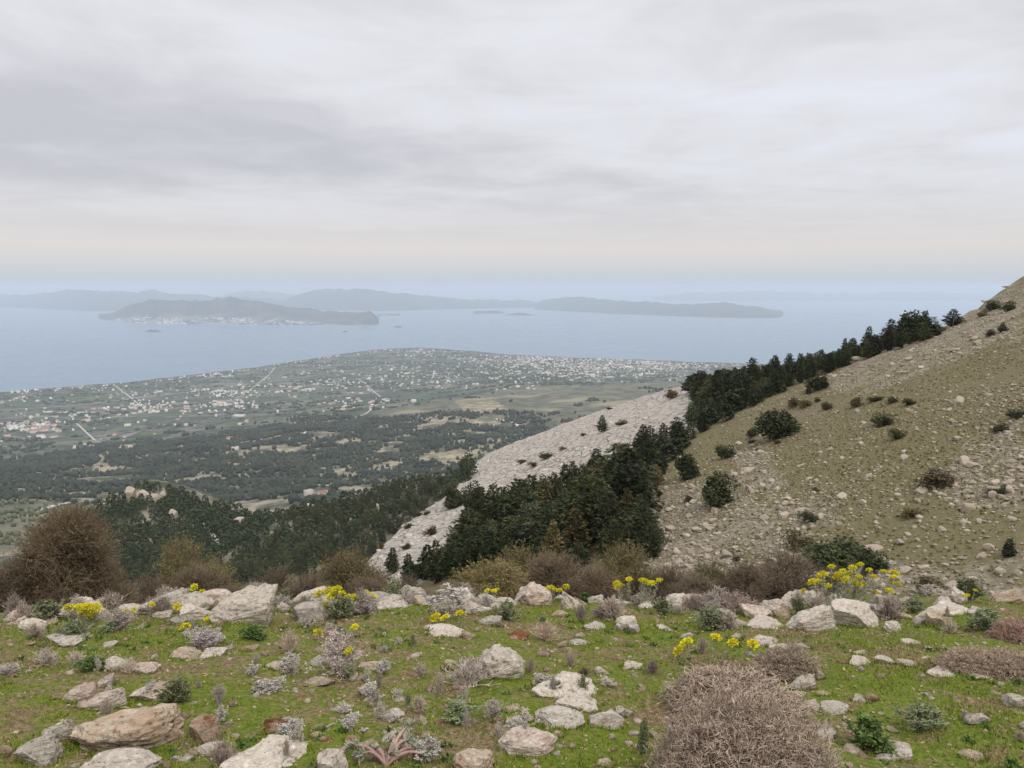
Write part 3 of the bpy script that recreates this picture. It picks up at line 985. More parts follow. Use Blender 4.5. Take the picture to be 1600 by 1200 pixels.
    (930, 962, 1186, 1200, 'slab', TAN, 0, "tan stone at the bottom edge left of the thorny cushion"),
    (888, 900, 1158, 1170, 'round', TAN, 0, "small round stone right of the rough layered rock"),
    (540, 588, 934, 954, 'round', GREY, 0, "grey rock under the yellow flowers left of the frosted shrub"),
    (612, 640, 930, 948, 'block', PALE, 0, "small pale block left of the frosted grey shrub"),
    (430, 452, 938, 956, 'round', PALE, 0, "white stone between the pointed brow rock and the broad sloping rock"),
    (240, 268, 952, 968, 'block', ROSE, 0, "small rock at the foot of the dark sided rock"),
    (866, 892, 922, 936, 'slab', PALE, 0, "flat pale stone right of the rounded brow boulder"),
    (945, 985, 918, 934, 'slab', PALE, 0, "flat white rock under the central row of flowers"),
    (1100, 1140, 950, 964, 'slab', GREY, 0, "flat grey stone in front of the purple grey heath"),
    (1140, 1176, 962, 978, 'slab', TAN, 0, "tan slab left of the flat cream slab"),
    (1288, 1318, 924, 948, 'round', GREY, 0, "grey rock among the stems of the largest flower clump"),
    (1508, 1548, 944, 964, 'slab', GREY, 0, "low grey rock right of the broad pale rock on the brow"),
    (1400, 1424, 956, 968, 'slab', TAN, 0, "flat tan stone right of the long trailing grey rock"),
    (640, 660, 1118, 1130, 'slab', RUST, 0, "rust coloured flake beside the pale green clump"),
]


def stand(x0, x1, yb):
    """first place on the terrace at or just below a pixel"""
    rows = yb + np.arange(0, 60, 4.0)
    P = hit(np.full(len(rows), (x0 + x1) / 2), rows, 1.2, 40, 90)
    for p in P:
        if not np.isnan(p[0]) and p[1] < 9.0:
            return p
    return P[-1]


ROCK_SPOTS = []


def build_rocks():
    n = len(ROCK_LIST)
    A = np.array([r[:4] for r in ROCK_LIST], float)
    foot = hit((A[:, 0] + A[:, 1]) / 2, A[:, 3], 1.2, 40, 120)
    for i, (x0, x1, yt, yb, kind, tint, flip, label) in enumerate(ROCK_LIST):
        p = foot[i]
        if np.isnan(p[0]) or p[1] > 9.0:
            p = stand(x0, x1, yb)
        k = p[1] * CP - p[2] * SP
        w = (x1 - x0) * k / FPX
        hm = (yb - yt) * k / FPX
        deep = w * {'slab': 0.8, 'wedge': 0.55, 'block': 0.8, 'round': 0.8, 'ledge': 0.5}[kind]
        tilt = 0.40
        deep = min(deep, hm / tilt * (0.75 if kind == 'slab' else 0.45) + 0.03)
        h = max((hm - deep * tilt * 0.8) / 0.91, 0.16 * w) * (1.22 if yb < 990 else 1.0)
        me = ROCKS[kind][i % len(ROCKS[kind])]
        yaw = rng.uniform(-0.25, 0.25) + (math.pi if flip else 0)
        y = p[1] + deep / 2
        x = p[0] * (y / p[1])
        o = link("rock", me, M_ROCK, None, label, 'rock', "limestone rocks set in the turf", loc=(x, y, float(ground(x, y)) - 0.01 - 0.13 * h), rot=(0, rng.uniform(-0.06, 0.06), yaw), scale=(w * 1.08, deep * 1.1, h * 1.14))
        ROCK_SPOTS.append((x, y, w, deep, yaw))
        j = rng.uniform(0.88, 1.08)
        o.color = (tint[0] * j, tint[1] * j, tint[2] * j, tint[3])


build_rocks()


RIM_MARKS = [(25, 962, "the leftmost brow rock", "behind"), (135, 955, "the left yellow flowers", "behind"), (260, 940, "the dark sided rock", "behind"), (380, 945, "the tall pointed brow rock", "behind"), (483, 930, "the broad sloping rock", "behind"),
             (560, 940, "the flowers left of centre", "behind"), (700, 935, "the frosted shrub", "behind"), (832, 930, "the rounded brow boulder", "behind"), (1000, 918, "the central row of flowers", "behind"), (1056, 925, "the white brow boulder", "behind"),
             (1135, 935, "the purple grey heath", "behind"), (1330, 930, "the largest flower clump", "behind"), (1490, 930, "the perched dark rock", "behind")]


def build_rim():
    """the broken ledge along the brow"""
    px = np.concatenate([rng.uniform(-20, 700, 44), rng.uniform(700, 1640, 26)])
    for p in px:
        u = (p - 800) / FPX
        y = 7.2
        for _ in range(5):
            x = u * y * 1.03
            y = float(brow(np.array([x]))[0]) + off if _ else 7.2
            off = rng.uniform(-0.75, 0.30) if _ == 0 else off
        z = float(ground(x, y))
        w = float(min(np.exp(rng.normal(math.log(0.21), 0.38)), 0.34))
        kind = ('wedge', 'block', 'wedge', 'slab', 'round')[rng.integers(5)]
        h = w * rng.uniform(0.28, 0.62)
        deep = w * rng.uniform(0.5, 0.9)
        yaw = rng.uniform(-0.5, 0.5) + (math.pi if rng.random() < 0.35 else 0)
        o = link("rock", ROCKS[kind][rng.integers(len(ROCKS[kind]))], M_ROCK, None, None, 'rock', "broken rocks along the brow", loc=(x, y, z - 0.15 * h), rot=(rng.normal(0, 0.12), rng.normal(0, 0.15), yaw), scale=(w, deep, h))
        ROCK_SPOTS.append((x, y, w, deep, yaw))
        t = (PALE, PALE, ROSE, GREY, TAN)[rng.integers(5)]
        j = rng.uniform(0.85, 1.08)
        o.color = (t[0] * j, t[1] * j, t[2] * j, t[3])
        look = ("whitish" if t is PALE else "pinkish" if t is ROSE else "grey" if t is GREY else "tan") + {'wedge': " tilted rock", 'block': " angular rock", 'slab': " flat rock", 'round': " rounded rock"}[kind]
        qx, qy = to_px(x, y, z)
        later(o, look + " on the brow", qx, qy, w, RIM_MARKS)


build_rim()


TURF_MARKS = [(780, 1030, "the large knobbly boulder", "behind"), (200, 1140, "the large ledge rock", "behind"), (422, 1185, "the big cream boulder", "behind"), (885, 1070, "the wide cream slab", "behind"),
              (1150, 1120, "the largest thorny cushion", "behind"), (825, 1160, "the rough layered rock", "behind"), (1395, 1170, "the pale square boulder", "behind"), (1350, 1140, "the leafy green bush", "behind"),
              (1478, 1050, "the long pale stone", "behind"), (1342, 1034, "the row of flat stones", "behind"), (528, 1030, "the tall pale plant", "behind"), (610, 1180, "the pink spurge", "behind"),
              (150, 1090, "the twin tilted slabs", "behind"), (145, 1035, "the round green clump", "behind"), (310, 1010, "the lilac grey shrub", "behind"), (690, 985, "the cracked pale slab", "behind"),
              (980, 972, "the white block", "behind"), (1334, 965, "the square cut block", "behind"), (1230, 1030, "the upper right thorn cushion", "behind"), (710, 1110, "the pale green clump", "behind"),
              (60, 1160, "the lower left flakes", "behind"), (1520, 1116, "the lone two toned stone", "behind"), (425, 1066, "the wide silvery tuft", "behind"), (1530, 1030, "the grey cushion pair", "behind"),
              (380, 950, "the tall pointed brow rock", "behind"), (830, 930, "the rounded brow boulder", "behind"), (495, 1135, "the orange brown wedge", "behind"), (1430, 1125, "the grey green shrub", "behind")]


def build_pebbles():
    """small stones lying in the turf: the largest as things, the crumbs as one loose mass"""
    px, py = rng.uniform(-20, 1620, 900), 955 + 245 * rng.random(900) ** 0.9
    P = hit(px, py, 1.2, 30)
    ok = ~np.isnan(P[:, 0]) & (P[:, 1] < 7.2)
    cl = fbm(P[:, 0] * 1.3, P[:, 1] * 1.3, 3, 77)
    ok &= (cl > -0.12)
    P = P[ok][:285]
    S = np.exp(rng.normal(math.log(0.036), 0.45, len(P)))
    for p, s in zip(P, S):
        o = link("small_stone", STONES[rng.integers(len(STONES))], M_ROCK, None, "small stone in the turf", 'stone', "small stones strewn on the turf",
                 loc=(p[0], p[1], p[2] - 0.003), rot=(0, 0, rng.uniform(0, 6.28)), scale=(s * rng.uniform(1, 1.9), s * rng.uniform(0.8, 1.3), s * rng.uniform(0.3, 0.6)))
        t = TAN if rng.random() < 0.45 else (RUST if rng.random() < 0.3 else PALE)
        j = rng.uniform(0.75, 1.0)
        o.color = (t[0] * j, t[1] * j, t[2] * j, t[3])
        qx, qy = to_px(p[0], p[1], p[2])
        look = "tan" if t is TAN else ("brown" if t is RUST else "whitish")
        shape = "flat" if o.scale[2] < 0.36 * max(o.scale[0], o.scale[1]) else "stubby"
        later(o, f"{shape} {look} stone in turf", qx, qy, s, TURF_MARKS)
    v, f = ICO[1]
    n = 9000
    r = np.sqrt(rng.uniform(2.6 ** 2, 8.2 ** 2, n))
    th = rng.uniform(-0.72, 0.72, n)
    x, y = r * np.sin(th), r * np.cos(th)
    keep = (fbm(x * 1.5, y * 1.5, 3, 78) > -0.05 + 0.3 * rng.normal(size=n)) & (y < 7.4)
    x, y = x[keep], y[keep]
    n = len(x)
    z = ground(x, y)
    s = np.exp(rng.normal(math.log(0.0065), 0.5, n))
    V = v[None] * (1 + 0.3 * rng.normal(size=(n, len(v), 1))) * s[:, None, None] * rng.uniform(0.6, 1.6, (n, 1, 3)) * np.array([1, 1, 0.5])
    V = V + np.stack([x, y, z + s * 0.2], 1)[:, None]
    me = mesh_from("gravel", V.reshape(-1, 3), (f[None] + (np.arange(n) * len(v))[:, None, None]).reshape(-1, 3))
    link("gravel", me, mat_plain("earth_crumbs", (0.16, 0.095, 0.05), (0.42, 0.34, 0.24), 9.0, tint=False), kind='stuff', label="brown crumbs of earth and chips of stone in the turf")


build_pebbles()


# ------------------------------------------------------------------ turf blades
def build_grass():
    m, g = new_mat("turf_blades")
    p = pos(g)
    big, mid, fin, f = turf_tones(g, p)
    c = g.noise(p, 90.0, 2)
    green = g.mix(g.step(fin, 0.35, 0.65), (0.092, 0.162, 0.008), (0.222, 0.258, 0.022))
    dry = g.mix(c, (0.20, 0.145, 0.07), (0.36, 0.28, 0.15))
    col = g.mix(g.step(f, 0.475, 0.59), green, dry)
    col = g.mix(g.math('MULTIPLY', g.step(c, 0.58, 0.72), 0.7), col, (0.33, 0.27, 0.10))
    finish(g, col, 0.8, spec=0.15)
    n = 430000
    r = np.sqrt(rng.uniform(2.5 ** 2, 8.6 ** 2, n))
    th = rng.uniform(-0.74, 0.74, n)
    x, y = r * np.sin(th), r * np.cos(th)
    patch = fbm(x * 1.1, y * 1.1, 4, 61)
    fine = fbm(x * 7, y * 7, 3, 62)
    keep = rng.random(n) < np.clip(0.50 + 0.9 * patch + 0.9 * fine, 0.05, 1) * np.clip(1.25 - r / 12, 0, 1)
    x, y, patch, fine = x[keep], y[keep], patch[keep], fine[keep]
    n = len(x)
    # taller grass in the lee of every rock
    ex, ey = [], []
    for (rx, ry, rw, rd, yaw) in ROCK_SPOTS:
        m_ = int(900 * (rw + rd))
        a = rng.uniform(0, 6.28, m_)
        k = rng.normal(1.04, 0.10, m_)
        u, w_ = np.cos(a) * rw * 0.5 * k, np.sin(a) * rd * 0.5 * k
        ex.append(rx + u * math.cos(yaw) - w_ * math.sin(yaw))
        ey.append(ry + u * math.sin(yaw) + w_ * math.cos(yaw))
    ex, ey = np.concatenate(ex), np.concatenate(ey)
    g0 = len(x)
    x, y = np.concatenate([x, ex]), np.concatenate([y, ey])
    patch, fine = np.concatenate([patch, np.full(len(ex), 0.45)]), np.concatenate([fine, np.full(len(ex), 0.3)])
    n = len(x)
    z = ground(x, y)
    L = 0.012 + 0.018 * rng.random(n) * np.clip(1 + 1.3 * patch + fine, 0.35, 2.2)
    yaw = rng.uniform(0, 6.28, n)
    lean = np.abs(rng.normal(0.75, 0.4, n))
    D = np.stack([np.cos(yaw) * np.sin(lean), np.sin(yaw) * np.sin(lean), np.cos(lean)], 1)
    S = np.stack([-np.sin(yaw), np.cos(yaw), 0 * yaw], 1) * (0.0016 + 0.0022 * rng.random(n))[:, None]
    B = np.stack([x, y, z - 0.002], 1)
    V = np.stack([B - S, B + S, B + D * L[:, None]], 1).reshape(-1, 3)
    link("grass", mesh_from("grass", V, np.arange(3 * n).reshape(-1, 3)), m, kind='stuff', label="short mossy turf between the rocks")

    # withered leaves and straw flecks on the moss
    n = 20000
    r = np.sqrt(rng.uniform(2.5 ** 2, 8.4 ** 2, n))
    th = rng.uniform(-0.72, 0.72, n)
    x, y = r * np.sin(th), r * np.cos(th)
    k = fbm(x * 2.2, y * 2.2, 3, 63) > -0.15 + 0.3 * rng.normal(size=n)
    x, y = x[k], y[k]
    n = len(x)
    b = Buf()
    D = rng.normal(0, 1, (n, 3)) * np.array([1, 1, 0.35])
    b.leaves(np.stack([x, y, ground(x, y) + rng.uniform(0.002, 0.012, n)], 1), D, np.exp(rng.normal(math.log(0.016), 0.45, n)), np.exp(rng.normal(math.log(0.008), 0.35, n)), 0.15)
    link("leaf_litter", b.mesh("leaf_litter"), mat_plain("withered_leaves", (0.20, 0.13, 0.065), (0.50, 0.40, 0.24), 14.0, tint=False), kind='stuff', label="withered leaves and straw scattered on the turf")
    # low rosettes and clover among the moss
    n = 1500
    r = np.sqrt(rng.uniform(2.6 ** 2, 8.0 ** 2, n))
    th = rng.uniform(-0.72, 0.72, n)
    x, y = r * np.sin(th), r * np.cos(th)
    k = fbm(x * 1.4, y * 1.4, 3, 64) > 0.02
    x, y = x[k], y[k]
    n, q = len(x), 14
    z = ground(x, y)
    s = np.repeat(rng.uniform(0.012, 0.038, n), q)
    D = rng.normal(0, 1, (n * q, 3))
    D[:, 2] = np.abs(D[:, 2]) * 0.7 + 0.2
    b = Buf()
    b.leaves(np.repeat(np.stack([x, y, z], 1), q, 0) + rng.normal(0, 0.35, (n * q, 3)) * s[:, None] * np.array([1, 1, 0.1]), D, s, s * 0.5, 0.2)
    link("ground_herbs", b.mesh("ground_herbs"), mat_plain("herb_leaves", (0.06, 0.125, 0.025), (0.16, 0.215, 0.06), 3.0, tint=False), kind='stuff', label="small leafy herbs in the turf")


build_grass()


# ------------------------------------------------------------------ shrubs
def cushion_mesh(seed, n, seg=0.055, rad=0.0045, core=0.45, lobes=5, rough=0.14, loose=0.25):
    """a thorny dome of zigzag twigs; unit footprint (radius 0.5), height 1 -> scaled per plant"""
    R = np.random.default_rng(seed)
    b = Buf()
    d = R.normal(size=(n, 3))
    d[:, 2] = np.abs(d[:, 2])
    d /= np.linalg.norm(d, axis=1, keepdims=True)
    lump = 1 + 0.26 * fbm3(d, 2.4, 3, seed) + rough * fbm3(d, 7.0, 2, seed + 1)
    s = R.uniform(core, 0.97, n) ** 0.6
    # several cushions grown into one another
    az = np.arange(lobes) * 6.283 / lobes + R.uniform(0, 1.0, lobes)
    cen = np.stack([np.cos(az), np.sin(az), np.zeros(lobes)], 1) * R.uniform(0.14, 0.26, (lobes, 1))
    cen[0] *= 0.25
    big = R.uniform(0.24, 0.36, lobes)
    big[0] = 0.44
    who = R.choice(lobes, n, p=big ** 2 / (big ** 2).sum())
    p = cen[who] + d * (big[who] * lump * s)[:, None]
    k = 4
    P = np.zeros((n, k, 3))
    P[:, 0] = p
    dirs = d + R.normal(size=(n, 3)) * 0.8
    for j in range(1, k):
        dirs = dirs / np.linalg.norm(dirs, axis=1, keepdims=True)
        P[:, j] = P[:, j - 1] + dirs * seg * 1.25 * R.uniform(0.5, 1.1, (n, 1))
        dirs = d * loose + R.normal(size=(n, 3)) * 0.75
    P[:, :, 2] *= 2.0
    rr = rad * np.linspace(1.1, 0.45, k)
    b.tubes(P, rr * R.uniform(0.7, 1.3, (n, 1)), 3)
    # short side thorns
    q = P[:, 2]
    t = R.normal(size=(n, 3)) + d
    t /= np.linalg.norm(t, axis=1, keepdims=True)
    b.tubes(np.stack([q, q + t * seg * 0.8], 1), np.array([rad * 0.8, rad * 0.25]), 3)
    return b.mesh("thorny_twigs")


def tuft_mesh(seed, n, spread=0.9, twigs=4, rad=0.009, leaf=0.0, leaf_w=0.02, curve=0.35, sub_len=0.3, n_leaf=6):
    """many stems from one foot, forking into side twigs, with or without small leaves; unit width, height 1"""
    R = np.random.default_rng(seed)
    b = Buf()
    az = R.uniform(0, 6.283, n)
    el = np.abs(R.normal(0, spread * 0.55, n))
    el = np.minimum(el, 1.35)
    L = R.uniform(0.55, 1.0, n)
    k = 5
    t = np.linspace(0, 1, k)
    out = np.sin(el)[:, None] * t + (R.normal(0, 0.05, (n, k)) * t)
    upz = np.cos(el)[:, None] * (t - curve * 0.4 * np.sin(el)[:, None] * t * t)
    P = np.stack([np.cos(az)[:, None] * out, np.sin(az)[:, None] * out, upz], -1) * L[:, None, None]
    P[..., :2] *= 0.5
    P += R.normal(0, 0.02, P.shape) * t[None, :, None]
    P[:, 0, :2] += R.normal(0, 0.05, (n, 2))
    b.tubes(P, rad * np.linspace(1.2, 0.5, k), 3)
    tips = [P[:, -1]]
    td = [P[:, -1] - P[:, -2]]
    for i in range(twigs):
        f = R.uniform(0.35, 0.95, n)
        j = np.minimum((f * (k - 1)).astype(int), k - 2)
        fr = (f * (k - 1) - j)[:, None]
        a = P[np.arange(n), j] * (1 - fr) + P[np.arange(n), j + 1] * fr
        dr = P[np.arange(n), j + 1] - P[np.arange(n), j]
        dr = dr / (np.linalg.norm(dr, axis=1, keepdims=True) + 1e-9) + R.normal(0, 0.55, (n, 3))
        dr[:, 2] += 0.35
        dr /= np.linalg.norm(dr, axis=1, keepdims=True)
        ln = sub_len * R.uniform(0.4, 1, (n, 1)) * np.array([[0.6, 0.6, 1]])
        m = a + dr * ln * 0.5 + R.normal(0, 0.015, (n, 3))
        e = a + dr * ln + R.normal(0, 0.03, (n, 3))
        b.tubes(np.stack([a, m, e], 1), rad * np.array([0.75, 0.55, 0.3]), 3)
        tips += [e, m]
        td += [dr, dr]
    foliage = None
    if leaf:
        T, D = np.concatenate(tips), np.concatenate(td)
        D = D / (np.linalg.norm(D, axis=1, keepdims=True) + 1e-9)
        T = np.repeat(T, n_leaf, 0)
        D = np.repeat(D, n_leaf, 0)
        lb = Buf()
        lb.leaves(T - D * R.uniform(0, 0.10, (len(T), 1)), D * 0.6 + R.normal(0, 0.7, T.shape), leaf * R.uniform(0.5, 1.1, len(T)), leaf_w * R.uniform(0.6, 1.1, len(T)), 0.1, R)
        foliage = lb.mesh("foliage")
    return b.mesh("twigs"), foliage


def bush_mesh(seed, n=3000, leaf=0.0, lobes=8, tall=False, rad0=0.0027):
    """a head-high rounded bush: stems fanning into lobes of fine, mostly upright twigs; unit width, height 1"""
    R = np.random.default_rng(seed)
    tw, lf = Buf(), Buf()
    az = R.uniform(0, 6.283, lobes) + np.arange(lobes) * 6.283 / lobes
    rr = R.uniform(0.08, 0.30, lobes)
    cen = np.stack([np.cos(az) * rr, np.sin(az) * rr, R.uniform(0.22, 0.62, lobes)], 1)
    cen[0] = (0, 0, 0.62)
    rad = R.uniform(0.17, 0.27, lobes)
    if tall:
        cen[:, 2] = np.linspace(0.82, 0.22, lobes)
        cen[:, :2] *= np.linspace(0.45, 1.0, lobes)[:, None]
        rad = R.uniform(0.11, 0.19, lobes)
    wt = rad ** 2 / (rad ** 2).sum()
    who = R.choice(lobes, n, p=wt)
    d = R.normal(size=(n, 3)) + np.array([0, 0, 0.35])
    d /= np.linalg.norm(d, axis=1, keepdims=True)
    lump = 1 + 0.25 * fbm3(d + who[:, None] * 3.1, 3.0, 2, seed)
    p0 = cen[who] + d * (rad[who] * R.uniform(0.25, 0.95, n) * lump)[:, None]
    dr = d * 0.7 + R.normal(0, 0.38, (n, 3)) + np.array([0, 0, 0.5])
    dr /= np.linalg.norm(dr, axis=1, keepdims=True)
    ln = R.uniform(0.06, 0.15, n)[:, None]
    k = 4
    P = np.zeros((n, k, 3))
    P[:, 0] = p0
    for j in range(1, k):
        P[:, j] = P[:, j - 1] + dr * ln / 3 * 1.25
        dr = dr + R.normal(0, 0.20, (n, 3))
        dr /= np.linalg.norm(dr, axis=1, keepdims=True)
    P[:, :, 2] = np.maximum(P[:, :, 2], 0.01)
    tw.tubes(P, rad0 * np.linspace(1.2, 0.4, k), 3)
    for q in range(2):
        a = P[:, 1 + q]
        s = R.normal(0, 1, (n, 3)) + d * 0.8 + np.array([0, 0, 0.3])
        s /= np.linalg.norm(s, axis=1, keepdims=True)
        tw.tubes(np.stack([a, a + s * ln * 0.5], 1), np.array([0.0024, 0.0010]) * rad0 / 0.0027, 3)
    m = 34
    w2 = R.choice(lobes, m, p=wt)
    foot = np.stack([R.normal(0, 0.06, m), R.normal(0, 0.06, m), np.full(m, -0.03)], 1)
    tip = cen[w2] + R.normal(0, 0.09, (m, 3))
    mid = foot * 0.5 + tip * 0.5 + R.normal(0, 0.03, (m, 3)) + np.array([0, 0, 0.05])
    tw.tubes(np.stack([foot, mid, tip], 1), np.array([0.013, 0.008, 0.004]), 4)
    t = tw.mesh("twigs")
    f = None
    if leaf:
        T = np.concatenate([P[:, -1], P[:, 2]])
        if leaf > 0.02:
            T = np.concatenate([T, P[:, -1] + R.normal(0, 0.012, (n, 3))])
        lf.leaves(T, R.normal(0, 1, T.shape) + np.array([0, 0, 0.6]), leaf * R.uniform(0.6, 1.3, len(T)), leaf * 0.45, 0.1, R)
        f = lf.mesh("foliage")
    return t, f


M_THORN = mat_plain("thorn_twigs", (0.27, 0.21, 0.16), (0.58, 0.48, 0.385), 9.0, rnd=0.1)
M_GREYTWIG = mat_plain("grey_twigs", (0.42, 0.36, 0.31), (0.64, 0.57, 0.51), 8.0)
M_SILVER = mat_plain("silver_leaves", (0.46, 0.425, 0.375), (0.66, 0.615, 0.56), 8.0)
M_SAGE = mat_plain("sage_leaves", (0.15, 0.19, 0.085), (0.30, 0.34, 0.19), 10.0)
M_LEAF = mat_plain("green_leaves", (0.065, 0.12, 0.025), (0.16, 0.22, 0.07), 10.0)
M_DARKTWIG = mat_plain("dark_twigs", (0.14, 0.105, 0.085), (0.28, 0.22, 0.18), 8.0)
M_BROWN = mat_plain("brown_twigs", (0.125, 0.100, 0.070), (0.27, 0.22, 0.155), 4.0, rnd=0.3)
M_BUD = mat_plain("brown_buds", (0.125, 0.105, 0.058), (0.25, 0.21, 0.12), 4.0, rnd=0.3)
M_OLIVE = mat_plain("olive_buds", (0.13, 0.12, 0.045), (0.24, 0.215, 0.09), 4.0, rnd=0.3)

CUSH = [cushion_mesh(s, 2800, rad=0.0054) for s in (11, 12)]
CUSH_BIG = cushion_mesh(10, 11500, seg=0.026, rad=0.0028, core=0.35, rough=0.2, loose=0.15)
GREY = [tuft_mesh(20 + i, 70, 0.95, 4, 0.008, 0.05, 0.016) for i in range(3)]            # grey, fine leaved
SILV = [tuft_mesh(30 + i, 26, 1.15, 3, 0.016, 0.085, 0.034, n_leaf=9) for i in range(3)]        # silvery tufts
SAGE = [tuft_mesh(40 + i, 42, 1.15, 4, 0.010, 0.085, 0.045, n_leaf=6) for i in range(3)]   # leafy grey green
DEAD = [tuft_mesh(50 + i, 95, 1.0, 5, 0.009, 0) for i in range(3)]                       # leafless
LEAFY = [tuft_mesh(60 + i, 40, 1.1, 4, 0.012, 0.11, 0.07, n_leaf=6) for i in range(2)]    # broad leaved green
BUSH = [bush_mesh(70 + i, 3000, 0.016) for i in range(2)] + [bush_mesh(80 + i, 2600, 0.026) for i in range(2)]
TALL_BUSH = bush_mesh(90, 6000, 0.016, 20, True, 0.0019)

